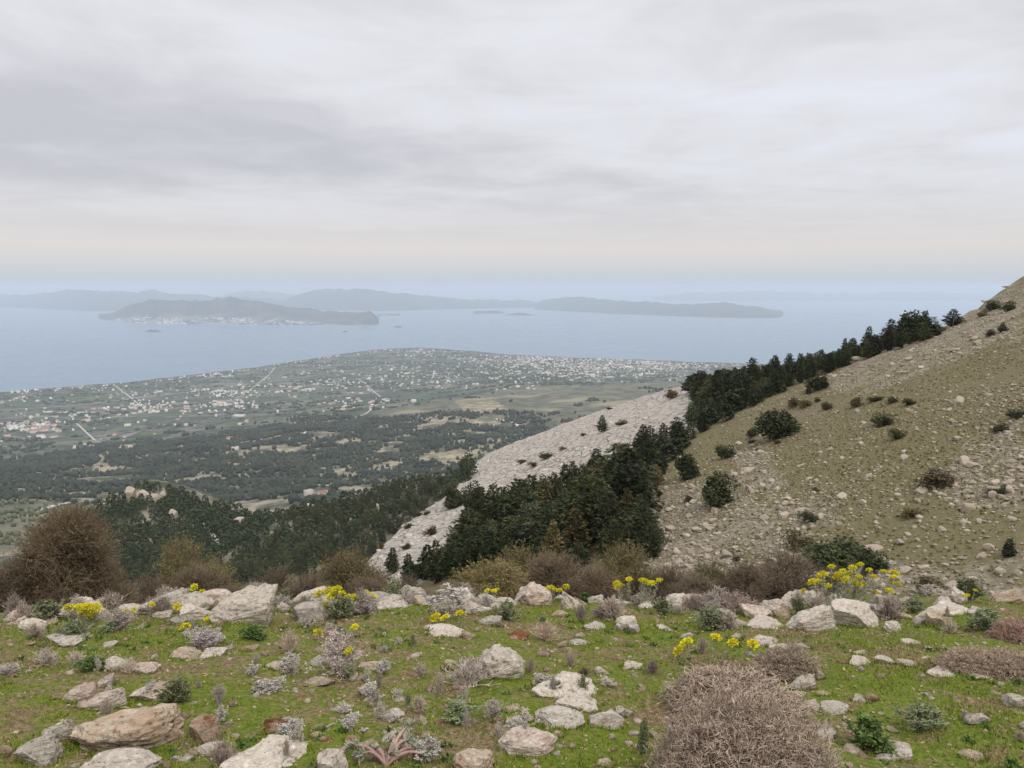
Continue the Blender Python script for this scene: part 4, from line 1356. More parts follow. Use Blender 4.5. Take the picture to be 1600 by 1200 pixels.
# x0, x1, top, foot, kind, tint, label
SHRUBS = [
    (980, 1335, 1032, 1262, 'bigcushion', (1.0, 0.95, 0.92), "largest thorny grey brown cushion shrub, cut by the bottom edge right of centre"),
    (1035, 1256, 1018, 1110, 'cushion', (1.05, 1, 0.97), "thorny cushion shrub rising behind the largest cushion"),
    (1168, 1282, 992, 1064, 'cushion', (0.9, 0.86, 0.80), "thorny cushion shrub in front of the pale domed rock"),
    (1076, 1194, 910, 958, 'cushion', (0.80, 0.74, 0.76), "purple grey heath cushion on the brow right of the white boulder"),
    (1458, 1560, 994, 1054, 'cushion', (1.05, 0.98, 0.92), "grey cushion shrub at right, left half of the pair"),
    (1518, 1640, 1000, 1062, 'cushion', (0.98, 0.92, 0.86), "grey cushion shrub at the right edge, right half of the pair"),
    (1502, 1580, 938, 990, 'sage', (0.95, 0.95, 0.9), "mixed green and grey shrub right of the perched dark rock"),
    (1548, 1640, 948, 1006, 'cushion', (1.05, 0.86, 0.84), "pinkish cushion shrub at the right edge above the grey pair"),
    (1464, 1506, 962, 992, 'dead', (1.0, 0.95, 0.88), "small faded tuft below the perched dark rock"),
    (1308, 1394, 1104, 1180, 'leafy', (1.05, 1.05, 1.0), "leafy green bush behind the pale square boulder"),
    (1386, 1486, 1090, 1152, 'sage', (0.9, 0.9, 0.85), "grey green shrub with fine stems right of the leafy green bush"),
    (890, 926, 935, 972, 'dead', (0.6, 0.55, 0.55), "dark dry tuft on the turf right of the rounded brow boulder"),
    (912, 964, 940, 968, 'dead', (0.68, 0.62, 0.62), "second dark dry tuft touching the first right of the rounded boulder"),
    (822, 886, 960, 1006, 'dead', (1.15, 1.0, 0.88), "faded pinkish dead tuft in the middle of the turf"),
    (672, 792, 1020, 1084, 'dead', (1.0, 0.97, 0.95), "spreading leafless grey shrub at the foot of the large knobbly boulder"),
    (478, 578, 972, 1064, 'grey', (1.08, 1.0, 1.0), "tall pale dry plant left of centre"),
    (430, 478, 978, 1024, 'dead', (1.1, 1.0, 0.9), "fawn dead tuft behind the silvery bush left of the tall pale plant"),
    (266, 376, 970, 1022, 'grey', (1.0, 0.95, 1.02), "lilac grey shrub growing over the tan slab at left"),
    (370, 420, 968, 1004, 'leafy', (1.0, 1.05, 0.95), "low green clump right of the lilac grey shrub"),
    (40, 108, 1005, 1044, 'dead', (1.12, 1.08, 1.05), "grey dead shrub at left below the flat grey slab"),
    (-20, 50, 1030, 1058, 'grey', (1.0, 0.98, 0.98), "pale dry shrub at the left edge"),
    (96, 140, 1008, 1040, 'dead', (1.1, 1.05, 1.0), "thin grey tuft between the dead shrub and the round green clump"),
    (116, 170, 1014, 1052, 'leafy', (1.1, 1.1, 1.15), "round green clump beside a white stone at left"),
    (184, 220, 1022, 1056, 'dead', (1.35, 1.3, 1.2), "pale straw tuft between two white stones at left"),
    (236, 314, 1052, 1106, 'sage', (0.62, 0.58, 0.5), "dark green brown shrub above the large ledge rock"),
    (432, 474, 1014, 1052, 'silver', (1, 1, 1), "silvery tuft left of the tall pale plant"),
    (396, 460, 1048, 1084, 'silver', (0.95, 0.95, 0.95), "wide silvery tuft below the silvery tuft left of the tall plant"),
    (376, 412, 1030, 1060, 'silver', (0.98, 0.98, 0.98), "small silvery tuft at the upper left of the wide silvery tuft"),
    (426, 482, 1112, 1156, 'silver', (1, 1, 1), "silvery tuft beside the rounded brown stone"),
    (304, 394, 1144, 1206, 'dead', (0.72, 0.66, 0.6), "dark dry stems in front of the big cream boulder"),
    (554, 600, 1060, 1096, 'silver', (1, 1, 1), "silvery tuft right of the tall pale plant"),
    (584, 616, 1024, 1056, 'silver', (0.95, 0.95, 0.95), "silvery tuft growing over the flat tan slab"),
    (612, 634, 1068, 1094, 'silver', (1, 1, 1), "tiny silvery tuft alone at lower centre"),
    (524, 574, 1108, 1150, 'silver', (1, 1, 1), "silvery tuft left of the pink spurge stems"),
    (636, 700, 1140, 1196, 'silver', (0.85, 0.85, 0.85), "grey tuft right of the pink spurge stems"),
    (668, 758, 1082, 1134, 'sage', (1.0, 1.05, 0.95), "pale green spreading clump at lower centre"),
    (560, 584, 1044, 1070, 'silver', (0.9, 0.92, 0.88), "small grey green tuft at the foot of the tall pale plant"),
    (78, 150, 958, 1000, 'sage', (0.8, 0.8, 0.78), "grey green shrub below the left cluster of yellow flowers"),
    (140, 232, 938, 988, 'grey', (0.80, 0.74, 0.72), "dull lilac shrub right of the left cluster of yellow flowers"),
    (150, 190, 962, 990, 'sage', (1.1, 1.15, 1.1), "bright leafy patch at the foot of the dull lilac shrub"),
    (22, 90, 966, 1002, 'dead', (0.85, 0.78, 0.72), "brownish dry shrub around the small white rock at the far left"),
    (210, 300, 922, 968, 'dead', (0.62, 0.58, 0.54), "dark dry shrub on the right flank of the dark sided rock"),
    (640, 762, 906, 962, 'silver', (1.0, 0.96, 0.98), "frosted grey shrub domed over a white rock on the brow"),
    (660, 738, 924, 968, 'grey', (0.85, 0.85, 0.74), "greenish grey shrub in front of the frosted shrub"),
    (828, 876, 1044, 1074, 'silver', (0.95, 0.95, 0.95), "pale tuft left of the wide cream slab"),
    (895, 930, 1036, 1058, 'dead', (0.30, 0.22, 0.20), "dark brown tuft on the top edge of the wide cream slab"),
    (1000, 1040, 1022, 1056, 'dead', (0.50, 0.44, 0.44), "dark tuft at the upper left of the large thorny cushion"),
    (1084, 1112, 992, 1024, 'dead', (0.75, 0.68, 0.68), "short dark tuft among the low yellow flowers"),
    (992, 1018, 1120, 1180, 'sage', (0.8, 0.8, 0.7), "green grey twigs at the left side of the largest cushion"),
    (898, 930, 912, 936, 'leafy', (0.6, 0.7, 0.6), "small green plant on the brow right of the rounded boulder"),
    (1260, 1300, 915, 955, 'dead', (1.1, 1.05, 0.98), "straw coloured stems at the left foot of the largest flower clump"),
    (1366, 1420, 915, 955, 'dead', (0.95, 0.9, 0.86), "dry grey shrub at the right foot of the largest flower clump"),
    (1400, 1450, 925, 960, 'sage', (0.85, 0.85, 0.8), "grey green shrub between the flower clump and the perched dark rock"),
    (975, 1030, 905, 935, 'grey', (0.95, 0.9, 0.85), "pale dry stems under the central row of flowers"),
    (1040, 1078, 938, 962, 'dead', (0.9, 0.9, 0.8), "low tuft in front of the white boulder on the brow"),
    (1560, 1600, 1180, 1215, 'leafy', (0.9, 1.0, 0.8), "green clump in the lower right corner"),
]


def build_shrubs():
    for i, (x0, x1, yt, yb, kind, tint, label) in enumerate(SHRUBS):
        p = stand(x0, x1, yb)
        k = p[1] * CP - p[2] * SP
        w, hm = (x1 - x0) * k / FPX, (yb - yt) * k / FPX
        deep = min(w * 0.9, hm * 1.1)
        h = max((hm - 0.32 * deep) / 0.95, hm * 0.5)
        y = p[1] + deep * 0.35
        x = p[0] * y / p[1]
        loc = (x, y, float(ground(x, y)) - 0.01)
        sc = (w, deep, h)
        rot = (0, 0, rng.uniform(-0.4, 0.4))
        gr = "low shrubs growing among the rocks"
        col = (*tint, 1)
        if kind in ('cushion', 'bigcushion'):
            me = CUSH_BIG if kind == 'bigcushion' else CUSH[i % 2]
            o = link("thorny_shrub", me, M_THORN, None, label, 'shrub', gr, loc=loc, rot=rot, scale=(w, max(deep, w * 0.7), h))
            o.color = col
            continue
        src, mt, ml, nm = {'grey': (GREY, M_GREYTWIG, M_SILVER, "grey_shrub"), 'silver': (SILV, M_GREYTWIG, M_SILVER, "silver_shrub"), 'sage': (SAGE, M_GREYTWIG, M_SAGE, "sage_shrub"),
                           'dead': (DEAD, M_GREYTWIG, None, "dry_shrub"), 'leafy': (LEAFY, M_DARKTWIG, M_LEAF, "leafy_shrub")}[kind]
        t, f = src[i % len(src)]
        ws = 1.15
        sc = (w * ws, deep * ws, h * 1.08)
        if f is None:
            o = link(nm, t, mt, None, label, 'shrub', gr, loc=loc, rot=rot, scale=sc)
            o.color = col
        else:
            e = link(nm, None, None, None, label, 'shrub', gr, loc=loc, rot=rot, scale=sc)
            a = link("twigs", t, mt, e)
            b = link("foliage", f, ml, e)
            a.color = b.color = col

    # dry scrub between the rocks of the brow
    for n_, p in enumerate(np.concatenate([rng.uniform(-10, 760, 30), rng.uniform(760, 1640, 16)])):
        off = rng.uniform(-1.1, 0.25)
        y = 7.2
        for _ in range(4):
            x = (p - 800) / FPX * y * 1.03
            y = float(brow(np.array([x]))[0]) + off
        u = rng.random()
        w, h = rng.uniform(0.22, 0.5), rng.uniform(0.13, 0.27)
        src, mt, ml, nm, look = ((GREY, M_GREYTWIG, M_SILVER, "grey_shrub", "greyish shrub") if u < 0.3 else (DEAD, M_GREYTWIG, None, "dry_shrub", "dead twiggy shrub") if u < 0.72 else (SAGE, M_GREYTWIG, M_SAGE, "sage_shrub", "grey green shrub"))
        t, f = src[n_ % len(src)]
        z = float(ground(x, y))
        c = rng.uniform(0.6, 1.0)
        o = link(nm, t if f is None else None, mt if f is None else None, None, None, 'shrub', "scrub along the brow", loc=(x, y, z - 0.01), rot=(0, 0, rng.uniform(0, 6.28)), scale=(w, w, h))
        o.color = (c, c * 0.93, c * 0.86, 1)
        if f is not None:
            for part, data, m_ in (("twigs", t, mt), ("foliage", f, ml)):
                link(part, data, m_, o).color = (c, c * 0.95, c * 0.90, 1)
        qx, qy = to_px(x, y, z)
        later(o, look + " on the brow", qx, qy, w, RIM_MARKS)
    # smaller tufts between them
    q = np.stack([rng.uniform(-10, 1610, 150), 948 + 240 * rng.random(150) ** 1.3], 1)
    q = q[(q[:, 0] < 960) | (q[:, 0] > 1330)]
    P = hit(q[:, 0], q[:, 1], 1.2, 40, 120)
    ok = ~np.isnan(P[:, 0]) & (P[:, 1] < 8.2)
    P, q = P[ok], q[ok]
    dens = fbm(P[:, 0] * 0.9, P[:, 1] * 0.9, 3, 67) - 0.10 * (P[:, 0] > 0.5)
    order = np.argsort(-dens)[:62]
    for n_, i in enumerate(order):
        u = rng.random()
        w, h = rng.uniform(0.07, 0.20), rng.uniform(0.05, 0.13)
        src, mt, ml, nm, look = ((SILV, M_GREYTWIG, M_SILVER, "silver_shrub", "small silvery tuft") if u < 0.3 else (GREY, M_GREYTWIG, M_SILVER, "grey_shrub", "small grey tuft") if u < 0.5 else
                                 (DEAD, M_GREYTWIG, None, "dry_shrub", "small dead tuft") if u < 0.8 else (SAGE, M_GREYTWIG, M_SAGE, "sage_shrub", "small green tuft"))
        t, f = src[n_ % len(src)]
        loc = (P[i, 0], P[i, 1], P[i, 2] - 0.006)
        rot, sc = (0, 0, rng.uniform(0, 6.28)), (w, w, h)
        c = rng.uniform(0.75, 1.05)
        if f is None:
            o = link(nm, t, mt, None, None, 'shrub', "low shrubs growing among the rocks", loc=loc, rot=rot, scale=sc)
            o.color = (c, c * 0.93, c * 0.84, 1)
        else:
            o = link(nm, None, None, None, None, 'shrub', "low shrubs growing among the rocks", loc=loc, rot=rot, scale=sc)
            for part, data, m_ in (("twigs", t, mt), ("foliage", f, ml)):
                link(part, data, m_, o).color = (c, c * 0.97, c * 0.92, 1)
        later(o, look, q[i, 0], q[i, 1], w, TURF_MARKS)


build_shrubs()

# tall brown bushes on the slope just below the brow: centre x, top row, width (pixels), distance, leafy, tint, label
BUSHES = [
    (105, 802, 165, 17, 0, (0.98, 0.9, 0.82), "tallest brown leafless bush, at the left below the brow"),
    (52, 850, 110, 18, 0, (0.9, 0.85, 0.82), "dark brown bush at the left foot of the tallest bush"),
    (165, 860, 110, 20, 0, (0.95, 0.88, 0.82), "brown bush at the right foot of the tallest bush"),
    (-20, 880, 110, 17, 0, (0.85, 0.8, 0.78), "brown bush cut by the left edge"),
    (228, 880, 110, 21, 0, (0.95, 0.88, 0.85), "brown bush behind the dark sided brow rock"),
    (285, 838, 115, 24, 1, (1.0, 1.0, 0.85), "olive topped bush above the dark sided brow rock"),
    (345, 872, 110, 22, 1, (1.1, 1.1, 0.8), "yellow olive bush behind the flat topped pink block"),
    (300, 878, 100, 19, 0, (0.95, 0.9, 0.86), "grey brown bush behind the brow left of the pointed rock"),
    (420, 876, 110, 21, 0, (0.88, 0.82, 0.8), "dark brown bush behind the pointed brow rock"),
    (530, 862, 125, 22, 1, (0.9, 0.82, 0.72), "brown bush with olive tips above the broad sloping rock"),
    (480, 888, 100, 19, 0, (0.9, 0.84, 0.8), "low brown bush behind the broad sloping rock"),
    (575, 900, 80, 18, 0, (0.85, 0.8, 0.78), "low dark bush right of the flowers on the brow"),
    (645, 893, 80, 20, 0, (0.8, 0.76, 0.74), "dark bush under the pale spur's foot"),
    (768, 872, 120, 17, 1, (1.15, 1.1, 0.85), "rounded yellow olive bush left of the rounded brow boulder"),
    (800, 842, 130, 23, 1, (0.95, 0.95, 0.75), "olive bush at the foot of the dark trees"),
    (865, 862, 130, 20, 0, (1.0, 0.92, 0.88), "brown bush behind the rounded brow boulder"),
    (935, 868, 110, 19, 0, (1.05, 0.95, 0.88), "fawn brown bush right of the rounded brow boulder"),
    (985, 848, 130, 23, 1, (1.0, 0.95, 0.8), "olive brown bush below the reddish tree"),
    (1045, 866, 100, 20, 0, (0.95, 0.88, 0.86), "brown bush behind the central row of flowers"),
    (1112, 876, 90, 21, 1, (0.85, 0.9, 0.8), "grey green bush left of the large brown bush"),
    (1225, 850, 150, 19, 0, (0.82, 0.76, 0.76), "large dark brown bush left of the largest flower clump"),
    (1165, 872, 90, 18, 0, (0.9, 0.84, 0.82), "low brown bush behind the purple grey heath"),
    (1290, 872, 90, 20, 0, (0.85, 0.78, 0.76), "brown bush behind the largest flower clump"),
    (705, 905, 70, 15, 0, (1.1, 1.05, 1.0), "pale bare bush behind the frosted grey shrub"),
    (380, 892, 80, 19, 0, (1.0, 0.94, 0.9), "small grey brown bush just behind the pointed brow rock"),
    (1085, 892, 80, 17, 0, (0.95, 0.9, 0.88), "low brown bush behind the white boulder on the brow"),
]


def build_bushes():
    for i, (cx, yt, w, r, leafy, tint, label) in enumerate(BUSHES):
        p = at_r(cx, yt, r)
        gz = float(ground(p[0], p[1]))
        k = p[1] * CP - p[2] * SP
        W = w * k / FPX * rng.uniform(1.1, 1.4)
        H = max(p[2] - gz, 0.5)
        t, f = BUSH[(2 if leafy else 0) + i % 2] if i else TALL_BUSH
        e = link("brown_bush", None, None, None, label, 'bush', "brown bushes below the brow", loc=(p[0], p[1], gz - 0.05), rot=(rng.normal(0, 0.09), rng.normal(0, 0.09), rng.uniform(0, 6.28)), scale=(W, W, H * 1.06))
        a = link("twigs", t, M_BROWN, e)
        a.color = (*tint, 1)
        if f is not None:
            b = link("foliage", f, M_OLIVE if leafy else M_BUD, e)
            b.color = (*tint, 1)


build_bushes()


# ------------------------------------------------------------------ yellow flowering spurges
def build_spurges():
    m_head = mat_plain("yellow_bracts", (0.62, 0.55, 0.015), (0.78, 0.66, 0.03), 40.0, tint=True)
    m_leaf = mat_plain("spurge_leaves", (0.24, 0.27, 0.17), (0.44, 0.40, 0.33), 14.0)
    m_pink = mat_plain("pink_stems", (0.33, 0.215, 0.185), (0.47, 0.33, 0.27), 12.0)
    heads, stems = [], []
    for s in range(3):
        R = np.random.default_rng(300 + s)
        b = Buf()
        n = 130
        d = R.normal(size=(n, 3))
        d[:, 2] = np.abs(d[:, 2]) * 0.9 - 0.1
        d /= np.linalg.norm(d, axis=1, keepdims=True)
        b.leaves(d * R.uniform(0.45, 0.9, (n, 1)) * np.array([1, 1, 0.62]), d + R.normal(0, 0.7, (n, 3)), 0.42, 0.36, 0.1, R)
        heads.append(b.mesh("flower_head"))
    for s in range(4):
        R = np.random.default_rng(320 + s)
        b = Buf()
        k = 7
        t = np.linspace(0, 1, k)
        bend = R.uniform(0.05, 0.22)
        P = np.stack([bend * (t ** 1.6) + R.normal(0, 0.012, k), R.normal(0, 0.012, k), t], 1)
        b.tubes(P[None], 0.011 * np.linspace(1.1, 0.7, k), 5)
        n = 60
        f = R.uniform(0.10, 0.98, n)
        C = np.stack([np.interp(f, t, P[:, i]) for i in range(3)], 1)
        az = np.arange(n) * 2.4
        b.leaves(C, np.stack([np.cos(az), np.sin(az), 0.7 + 0 * az], 1), 0.10 * (0.6 + 0.6 * (1 - np.abs(f - 0.6))), 0.030, 0.05, R)
        stems.append((b.mesh("stem"), tuple(P[-1])))

    def plant(name, label, pts, r_heads, foot, hsize=0.044, dry=0.0):
        """pts: pixels of the flower heads; foot: pixel of the root"""
        base = stand(foot[0], foot[0], foot[1])
        e = link(name, None, None, None, label, 'flowering plant', "yellow flowering spurges", loc=base)
        for (px, py) in pts:
            y = base[1] + rng.uniform(-0.16, 0.20)
            d = rays(px, py)
            q = d * (y / d[1])
            gz = float(ground(q[0], q[1]))
            if q[2] < gz + 0.05:
                q[2] = gz + 0.05
            # the stem grows from near the root towards the head
            fx = base[0] + (q[0] - base[0]) * rng.uniform(0.55, 0.8)
            fy = base[1] + (q[1] - base[1]) * rng.uniform(0.5, 0.8)
            fz = float(ground(fx, fy)) - 0.01
            v = np.array([q[0] - fx, q[1] - fy, q[2] - fz])
            L = float(np.linalg.norm(v))
            me, tip = stems[rng.integers(4)]
            tipv = Vector(tip)
            quat = tipv.rotation_difference(Vector(v))
            wide = min(max(0.32 / L, 1.0), 2.2)
            st = link("stem", me, m_pink if rng.random() < 0.10 + dry else m_leaf, e, loc=(fx - base[0], fy - base[1], fz - base[2]), scale=(L / tipv.length,) * 3)
            st.rotation_mode = 'QUATERNION'
            st.rotation_quaternion = quat
            hs = hsize * rng.uniform(0.8, 1.15) / (L / tipv.length)
            h = link("flower_head", heads[rng.integers(3)], m_head, st, loc=tip, scale=(hs,) * 3, rot=(rng.uniform(-.3, .3), rng.uniform(-.3, .3), rng.uniform(0, 6)))
            j = rng.uniform(0.85, 1.05)
            h.color = (j, j * rng.uniform(0.95, 1.08), j, 1)
        return e

    big = [(1299, 886), (1281, 899), (1287, 898), (1308, 904), (1317, 893), (1332, 888), (1344, 883), (1322, 906), (1342, 902), (1358, 891), (1365, 902), (1382, 894), (1398, 896), (1396, 902), (1392, 909), (1404, 914),
           (1389, 923), (1369, 928), (1350, 914), (1342, 914), (1337, 913), (1293, 917), (1268, 910), (1276, 909), (1255, 925), (1270, 933), (1326, 926), (1284, 910), (1310, 898), (1326, 898), (1266, 940), (1336, 908)]
    plant("spurge_plant", "largest clump of yellow flowering spurge on the brow at right", big, 0, (1325, 950))
    plant("spurge_plant", "yellow flowering spurge clump on the brow left of centre", [(512, 924), (525, 922), (533, 928), (522, 929), (510, 946), (510, 953), (524, 954), (530, 945), (546, 934), (553, 934), (573, 938), (583, 932), (572, 928), (499, 928), (559, 937), (518, 932)], 0, (545, 962), dry=0.2)
    plant("spurge_plant", "yellow flowering spurge cluster in front of the tallest brown bush", [(124, 951), (129, 955), (138, 950), (150, 951), (141, 962), (106, 950), (134, 948), (131, 960)], 0, (135, 976))
    plant("spurge_plant", "single yellow spurge head left of the tallest bush's cluster", [(74, 958)], 0, (76, 976))
    plant("spurge_plant", "two faint yellow spurge heads below the dark sided rock", [(195, 956), (208, 954), (237, 945), (276, 948)], 0, (215, 970), 0.032)
    plant("spurge_plant", "three yellow spurge heads against the flat topped pink block", [(303, 918), (315, 925), (319, 929)], 0, (312, 940))
    plant("spurge_plant", "three yellow heads low in front of the frosted grey shrub", [(681, 969), (696, 966), (720, 959)], 0, (700, 978))
    plant("spurge_plant", "flat row of yellow heads left of the rounded brow boulder", [(762, 923), (772, 924), (776, 922)], 0, (768, 938), 0.038)
    plant("spurge_plant", "row of yellow heads just right of the rounded brow boulder", [(857, 919), (866, 922), (874, 923), (885, 917), (862, 918)], 0, (870, 936), 0.036)
    plant("spurge_plant", "row of yellow spurge heads on the brow at centre right", [(964, 912), (970, 917), (983, 906), (1003, 907), (1012, 911), (1018, 912), (1030, 907), (965, 918), (1008, 908)], 0, (1000, 932), 0.038)
    plant("spurge_plant", "low yellow spurge heads above the largest thorny cushion", [(1061, 1018), (1073, 1005), (1119, 997), (1146, 1005), (1176, 1008)], 0, (1110, 1036), 0.044)
    plant("spurge_plant", "two small yellow heads right of the perched dark rock", [(1524, 923), (1512, 931), (1508, 931)], 0, (1518, 946), 0.028)
    plant("spurge_plant", "single yellow head rising from the lilac grey shrub at left", [(289, 980)], 0, (292, 1004), 0.038)
    plant("spurge_plant", "single yellow head right of the lilac shrub's yellow head", [(323, 968)], 0, (325, 990), 0.028)
    plant("spurge_plant", "yellow head behind the fawn dead tuft", [(497, 988)], 0, (500, 1010), 0.032)
    plant("spurge_plant", "yellow heads in the top of the tall pale dry plant", [(554, 981), (545, 1018)], 0, (548, 1046), 0.030)
    # the prostrate pink spurge at the bottom edge
    b0 = stand(604, 604, 1196)
    e = link("pink_spurge", None, None, None, "spurge with thick pink stems sprawling at the bottom edge", 'plant', loc=b0)
    R = np.random.default_rng(41)
    for (tx, ty) in [(545, 1167), (642, 1133), (640, 1158), (660, 1172), (585, 1178), (625, 1150), (560, 1190), (668, 1184), (615, 1192)]:
        d = rays(tx, ty)
        y = b0[1] + (1196 - ty) * 0.0035 + 0.02
        q = d * (y / d[1])
        q[2] = max(q[2], float(ground(q[0], q[1])) + 0.03)
        v = q - b0
        t = np.linspace(0, 1, 8)
        P = v[None] * t[:, None] + np.array([0, 0, 1]) * (0.045 * np.sin(math.pi * t))[:, None]
        b = Buf()
        b.tubes(P[None], 0.0085 * np.linspace(1.05, 0.7, 8), 7)
        n = 40
        f = R.uniform(0.05, 0.8, n)
        C = np.stack([np.interp(f, t, P[:, i]) for i in range(3)], 1)
        b.leaves(C, R.normal(0, 1, (n, 3)) + v / np.linalg.norm(v) * 1.2, 0.018, 0.007, 0.1, R)
        st = link("stem", b.mesh("stem"), m_pink, e)
        st.color = (0.95, 0.92, 0.95, 1)
        l = Buf()
        n = 46
        f = R.uniform(0.72, 1.0, n)
        C = np.stack([np.interp(f, t, P[:, i]) for i in range(3)], 1)
        l.leaves(C, R.normal(0, 1, (n, 3)) + v / np.linalg.norm(v), 0.042, 0.014, 0.1, R)
        link("foliage", l.mesh("foliage"), m_leaf, st)


build_spurges()


# ------------------------------------------------------------------ trees
def conifer_mesh(seed, kind='cypress', dense=1.0):
    """trunk and crown of a conifer, height 1; branches in tiers carrying drooping sprays"""
    R = np.random.default_rng(seed)
    tb, cb = Buf(), Buf()
    k = 7
    t = np.linspace(0, 1, k)
    P = np.stack([0.015 * np.sin(t * 3 + seed), 0.012 * np.cos(t * 2.3 + seed) - 0.012, t * 0.97], 1)
    tb.tubes(P[None], np.linspace(0.026, 0.004, k), 6)
    tiers = int(24 * dense)
    wide = {'cypress': 0.24, 'cedar': 0.36, 'pine': 0.30}[kind] * R.uniform(0.85, 1.15)
    h0 = {'cypress': 0.05, 'cedar': 0.06, 'pine': 0.10}[kind]
    lob = R.uniform(0, 6.28, 3)
    C, D, L = [], [], []
    for i in range(tiers):
        f = (i + R.uniform(-0.35, 0.35)) / tiers
        f = min(max(f, 0), 1)
        z = h0 + (0.985 - h0) * f
        env = {'cypress': (1 - f) ** 0.75 * (0.55 + 0.45 * min(1, f * 5)), 'cedar': (1 - f ** 1.7) ** 0.8 * (0.7 + 0.3 * min(1, f * 4)), 'pine': math.sqrt(max(0, 1 - (2 * f - 0.75) ** 2 / 1.6)) * (1 - 0.55 * f)}[kind]
        if kind == 'cedar' and i % 3:
            env *= 0.55
        nb = max(3, int((9 if kind != 'cedar' else 11) * (0.45 + env)))
        for j in range(nb):
            az = j * 6.283 / nb + i * 2.4 + R.normal(0, 0.25)
            ln = wide * env * R.uniform(0.55, 1.12) * (1 + 0.16 * math.sin(2 * az + lob[0]) + 0.12 * math.sin(3 * az + lob[1] + 5 * f))
            if ln < 0.012:
                ln = 0.012
            rise = {'cypress': 0.55, 'cedar': 0.10, 'pine': 0.35}[kind] + R.normal(0, 0.12)
            o = np.array([np.cos(az), np.sin(az), 0.0])
            m = max(3, int(ln / 0.022))
            s = np.sqrt(R.uniform(0.05, 1, m))
            c = np.array([0, 0, z]) + o * (ln * s)[:, None] + np.array([0, 0, 1.0]) * (rise * ln * s - 0.25 * ln * s * s)[:, None]
            side = np.array([-o[1], o[0], 0])
            c += side * (R.normal(0, 0.20, m) * ln * s)[:, None]
            C.append(c)
            D.append(o + side * R.normal(0, 0.7, (m, 1)) + np.array([0, 0, 1]) * R.normal(0.15 if kind == 'cypress' else -0.02, 0.35, (m, 1)))
            L.append(np.full(m, 0.055) * R.uniform(0.6, 1.2, m))
            if j % 3 == 0 and ln > 0.08:
                e = np.array([[0, 0, z], np.array([0, 0, z]) + o * ln * 0.8 + np.array([0, 0, rise * ln * 0.6])])
                tb.tubes(e[None], np.array([0.006, 0.002]), 3)
    C, D, L = np.concatenate(C), np.concatenate(D), np.concatenate(L)
    C2 = np.repeat(C, 2, 0) + R.normal(0, 0.010, (2 * len(C), 3))
    D2 = np.repeat(D, 2, 0) + R.normal(0, 0.35, (2 * len(C), 3))
    cb.leaves(C2, D2, np.repeat(L, 2), np.repeat(L, 2) * 0.50, 0.12, R)
    return tb.mesh("trunk"), cb.mesh("crown")


def round_tree_mesh(seed, n=2200, low=0.0, clumps=22):
    """an evergreen oak or kermes bush: leaf clumps spread through a broken dome; unit width, height 1"""
    R = np.random.default_rng(seed)
    tb, cb = Buf(), Buf()
    cs = R.normal(size=(clumps, 3))
    cs[:, 2] = np.abs(cs[:, 2])
    cs /= np.linalg.norm(cs, axis=1, keepdims=True)
    cs *= R.uniform(0.25, 0.9, (clumps, 1))
    cs = cs * np.array([0.38, 0.38, 0.62 - low * 0.5]) + np.array([0, 0, 0.16 + low])
    r = R.uniform(0.10, 0.19, clumps)
    who = R.integers(0, clumps, n)
    d = R.normal(size=(n, 3))
    d /= np.linalg.norm(d, axis=1, keepdims=True)
    c = cs[who] + d * (r[who] * R.uniform(0.55, 1.05, n))[:, None] * np.array([1, 1, 1.15])
    c[:, 2] = np.maximum(c[:, 2], 0.01)
    cb.leaves(c, d * 0.5 + R.normal(0, 0.8, (n, 3)), 0.068 * R.uniform(0.6, 1.2, n), 0.048, 0.1, R)
    for q in cs[:10]:
        a = np.array([R.normal(0, 0.03), R.normal(0, 0.03), -0.02])
        tb.tubes(np.stack([a, a * 0.5 + q * 0.5 + np.array([0, 0, 0.03]), q])[None], np.array([0.026, 0.018, 0.008]), 5)
    return tb.mesh("trunk"), cb.mesh("crown")


def mat_foliage(name, a, b, scale):
    m, g = new_mat(name)
    oi = g.n('ShaderNodeObjectInfo')
    p = pos(g)
    f = g.math('ADD', g.math('MULTIPLY', g.step(g.noise(p, scale, 3), 0.35, 0.65), 0.7), g.math('MULTIPLY', oi.outputs['Random'], 0.3))
    c = g.mix(1.0, g.mix(f, a, b), oi.outputs['Color'], 'MULTIPLY')
    finish(g, c, 0.8, spec=0.15)
    return m


M_BARK = mat_plain("bark", (0.09, 0.07, 0.055), (0.17, 0.14, 0.11), 20.0)
M_CONIF = mat_foliage("conifer_foliage", (0.022, 0.031, 0.018), (0.085, 0.096, 0.042), 0.9)
M_OAK = mat_foliage("oak_foliage", (0.030, 0.040, 0.020), (0.085, 0.092, 0.045), 1.2)
M_HERB = mat_foliage("dry_bush_foliage", (0.075, 0.065, 0.04), (0.17, 0.145, 0.085), 1.5)
M_PINE = mat_foliage("pine_foliage", (0.026, 0.040, 0.022), (0.075, 0.092, 0.042), 0.5)

CYP = [conifer_mesh(500 + i, 'cypress') for i in range(5)]
CED = [conifer_mesh(520 + i, 'cedar') for i in range(3)]
PINE = [conifer_mesh(540 + i, 'pine', 0.55) for i in range(4)]
OAK = [round_tree_mesh(560 + i, 3600) for i in range(4)]
KERM = [round_tree_mesh(570 + i, 1500, 0.0, 16) for i in range(4)]


def tree(name, pair, mat, loc, h, w, label, cat, group, color=(1, 1, 1)):
    e = link(name, None, None, None, label, cat, group, loc=loc, rot=(rng.normal(0, 0.03), rng.normal(0, 0.03), rng.uniform(0, 6.28)), scale=(w, w, h))
    link("trunk", pair[0], M_BARK, e)
    c = link("crown", pair[1], mat, e)
    c.color = (*color, 1)
    return e


def px_scale(p):
    return (p[1] * CP - p[2] * SP) / FPX


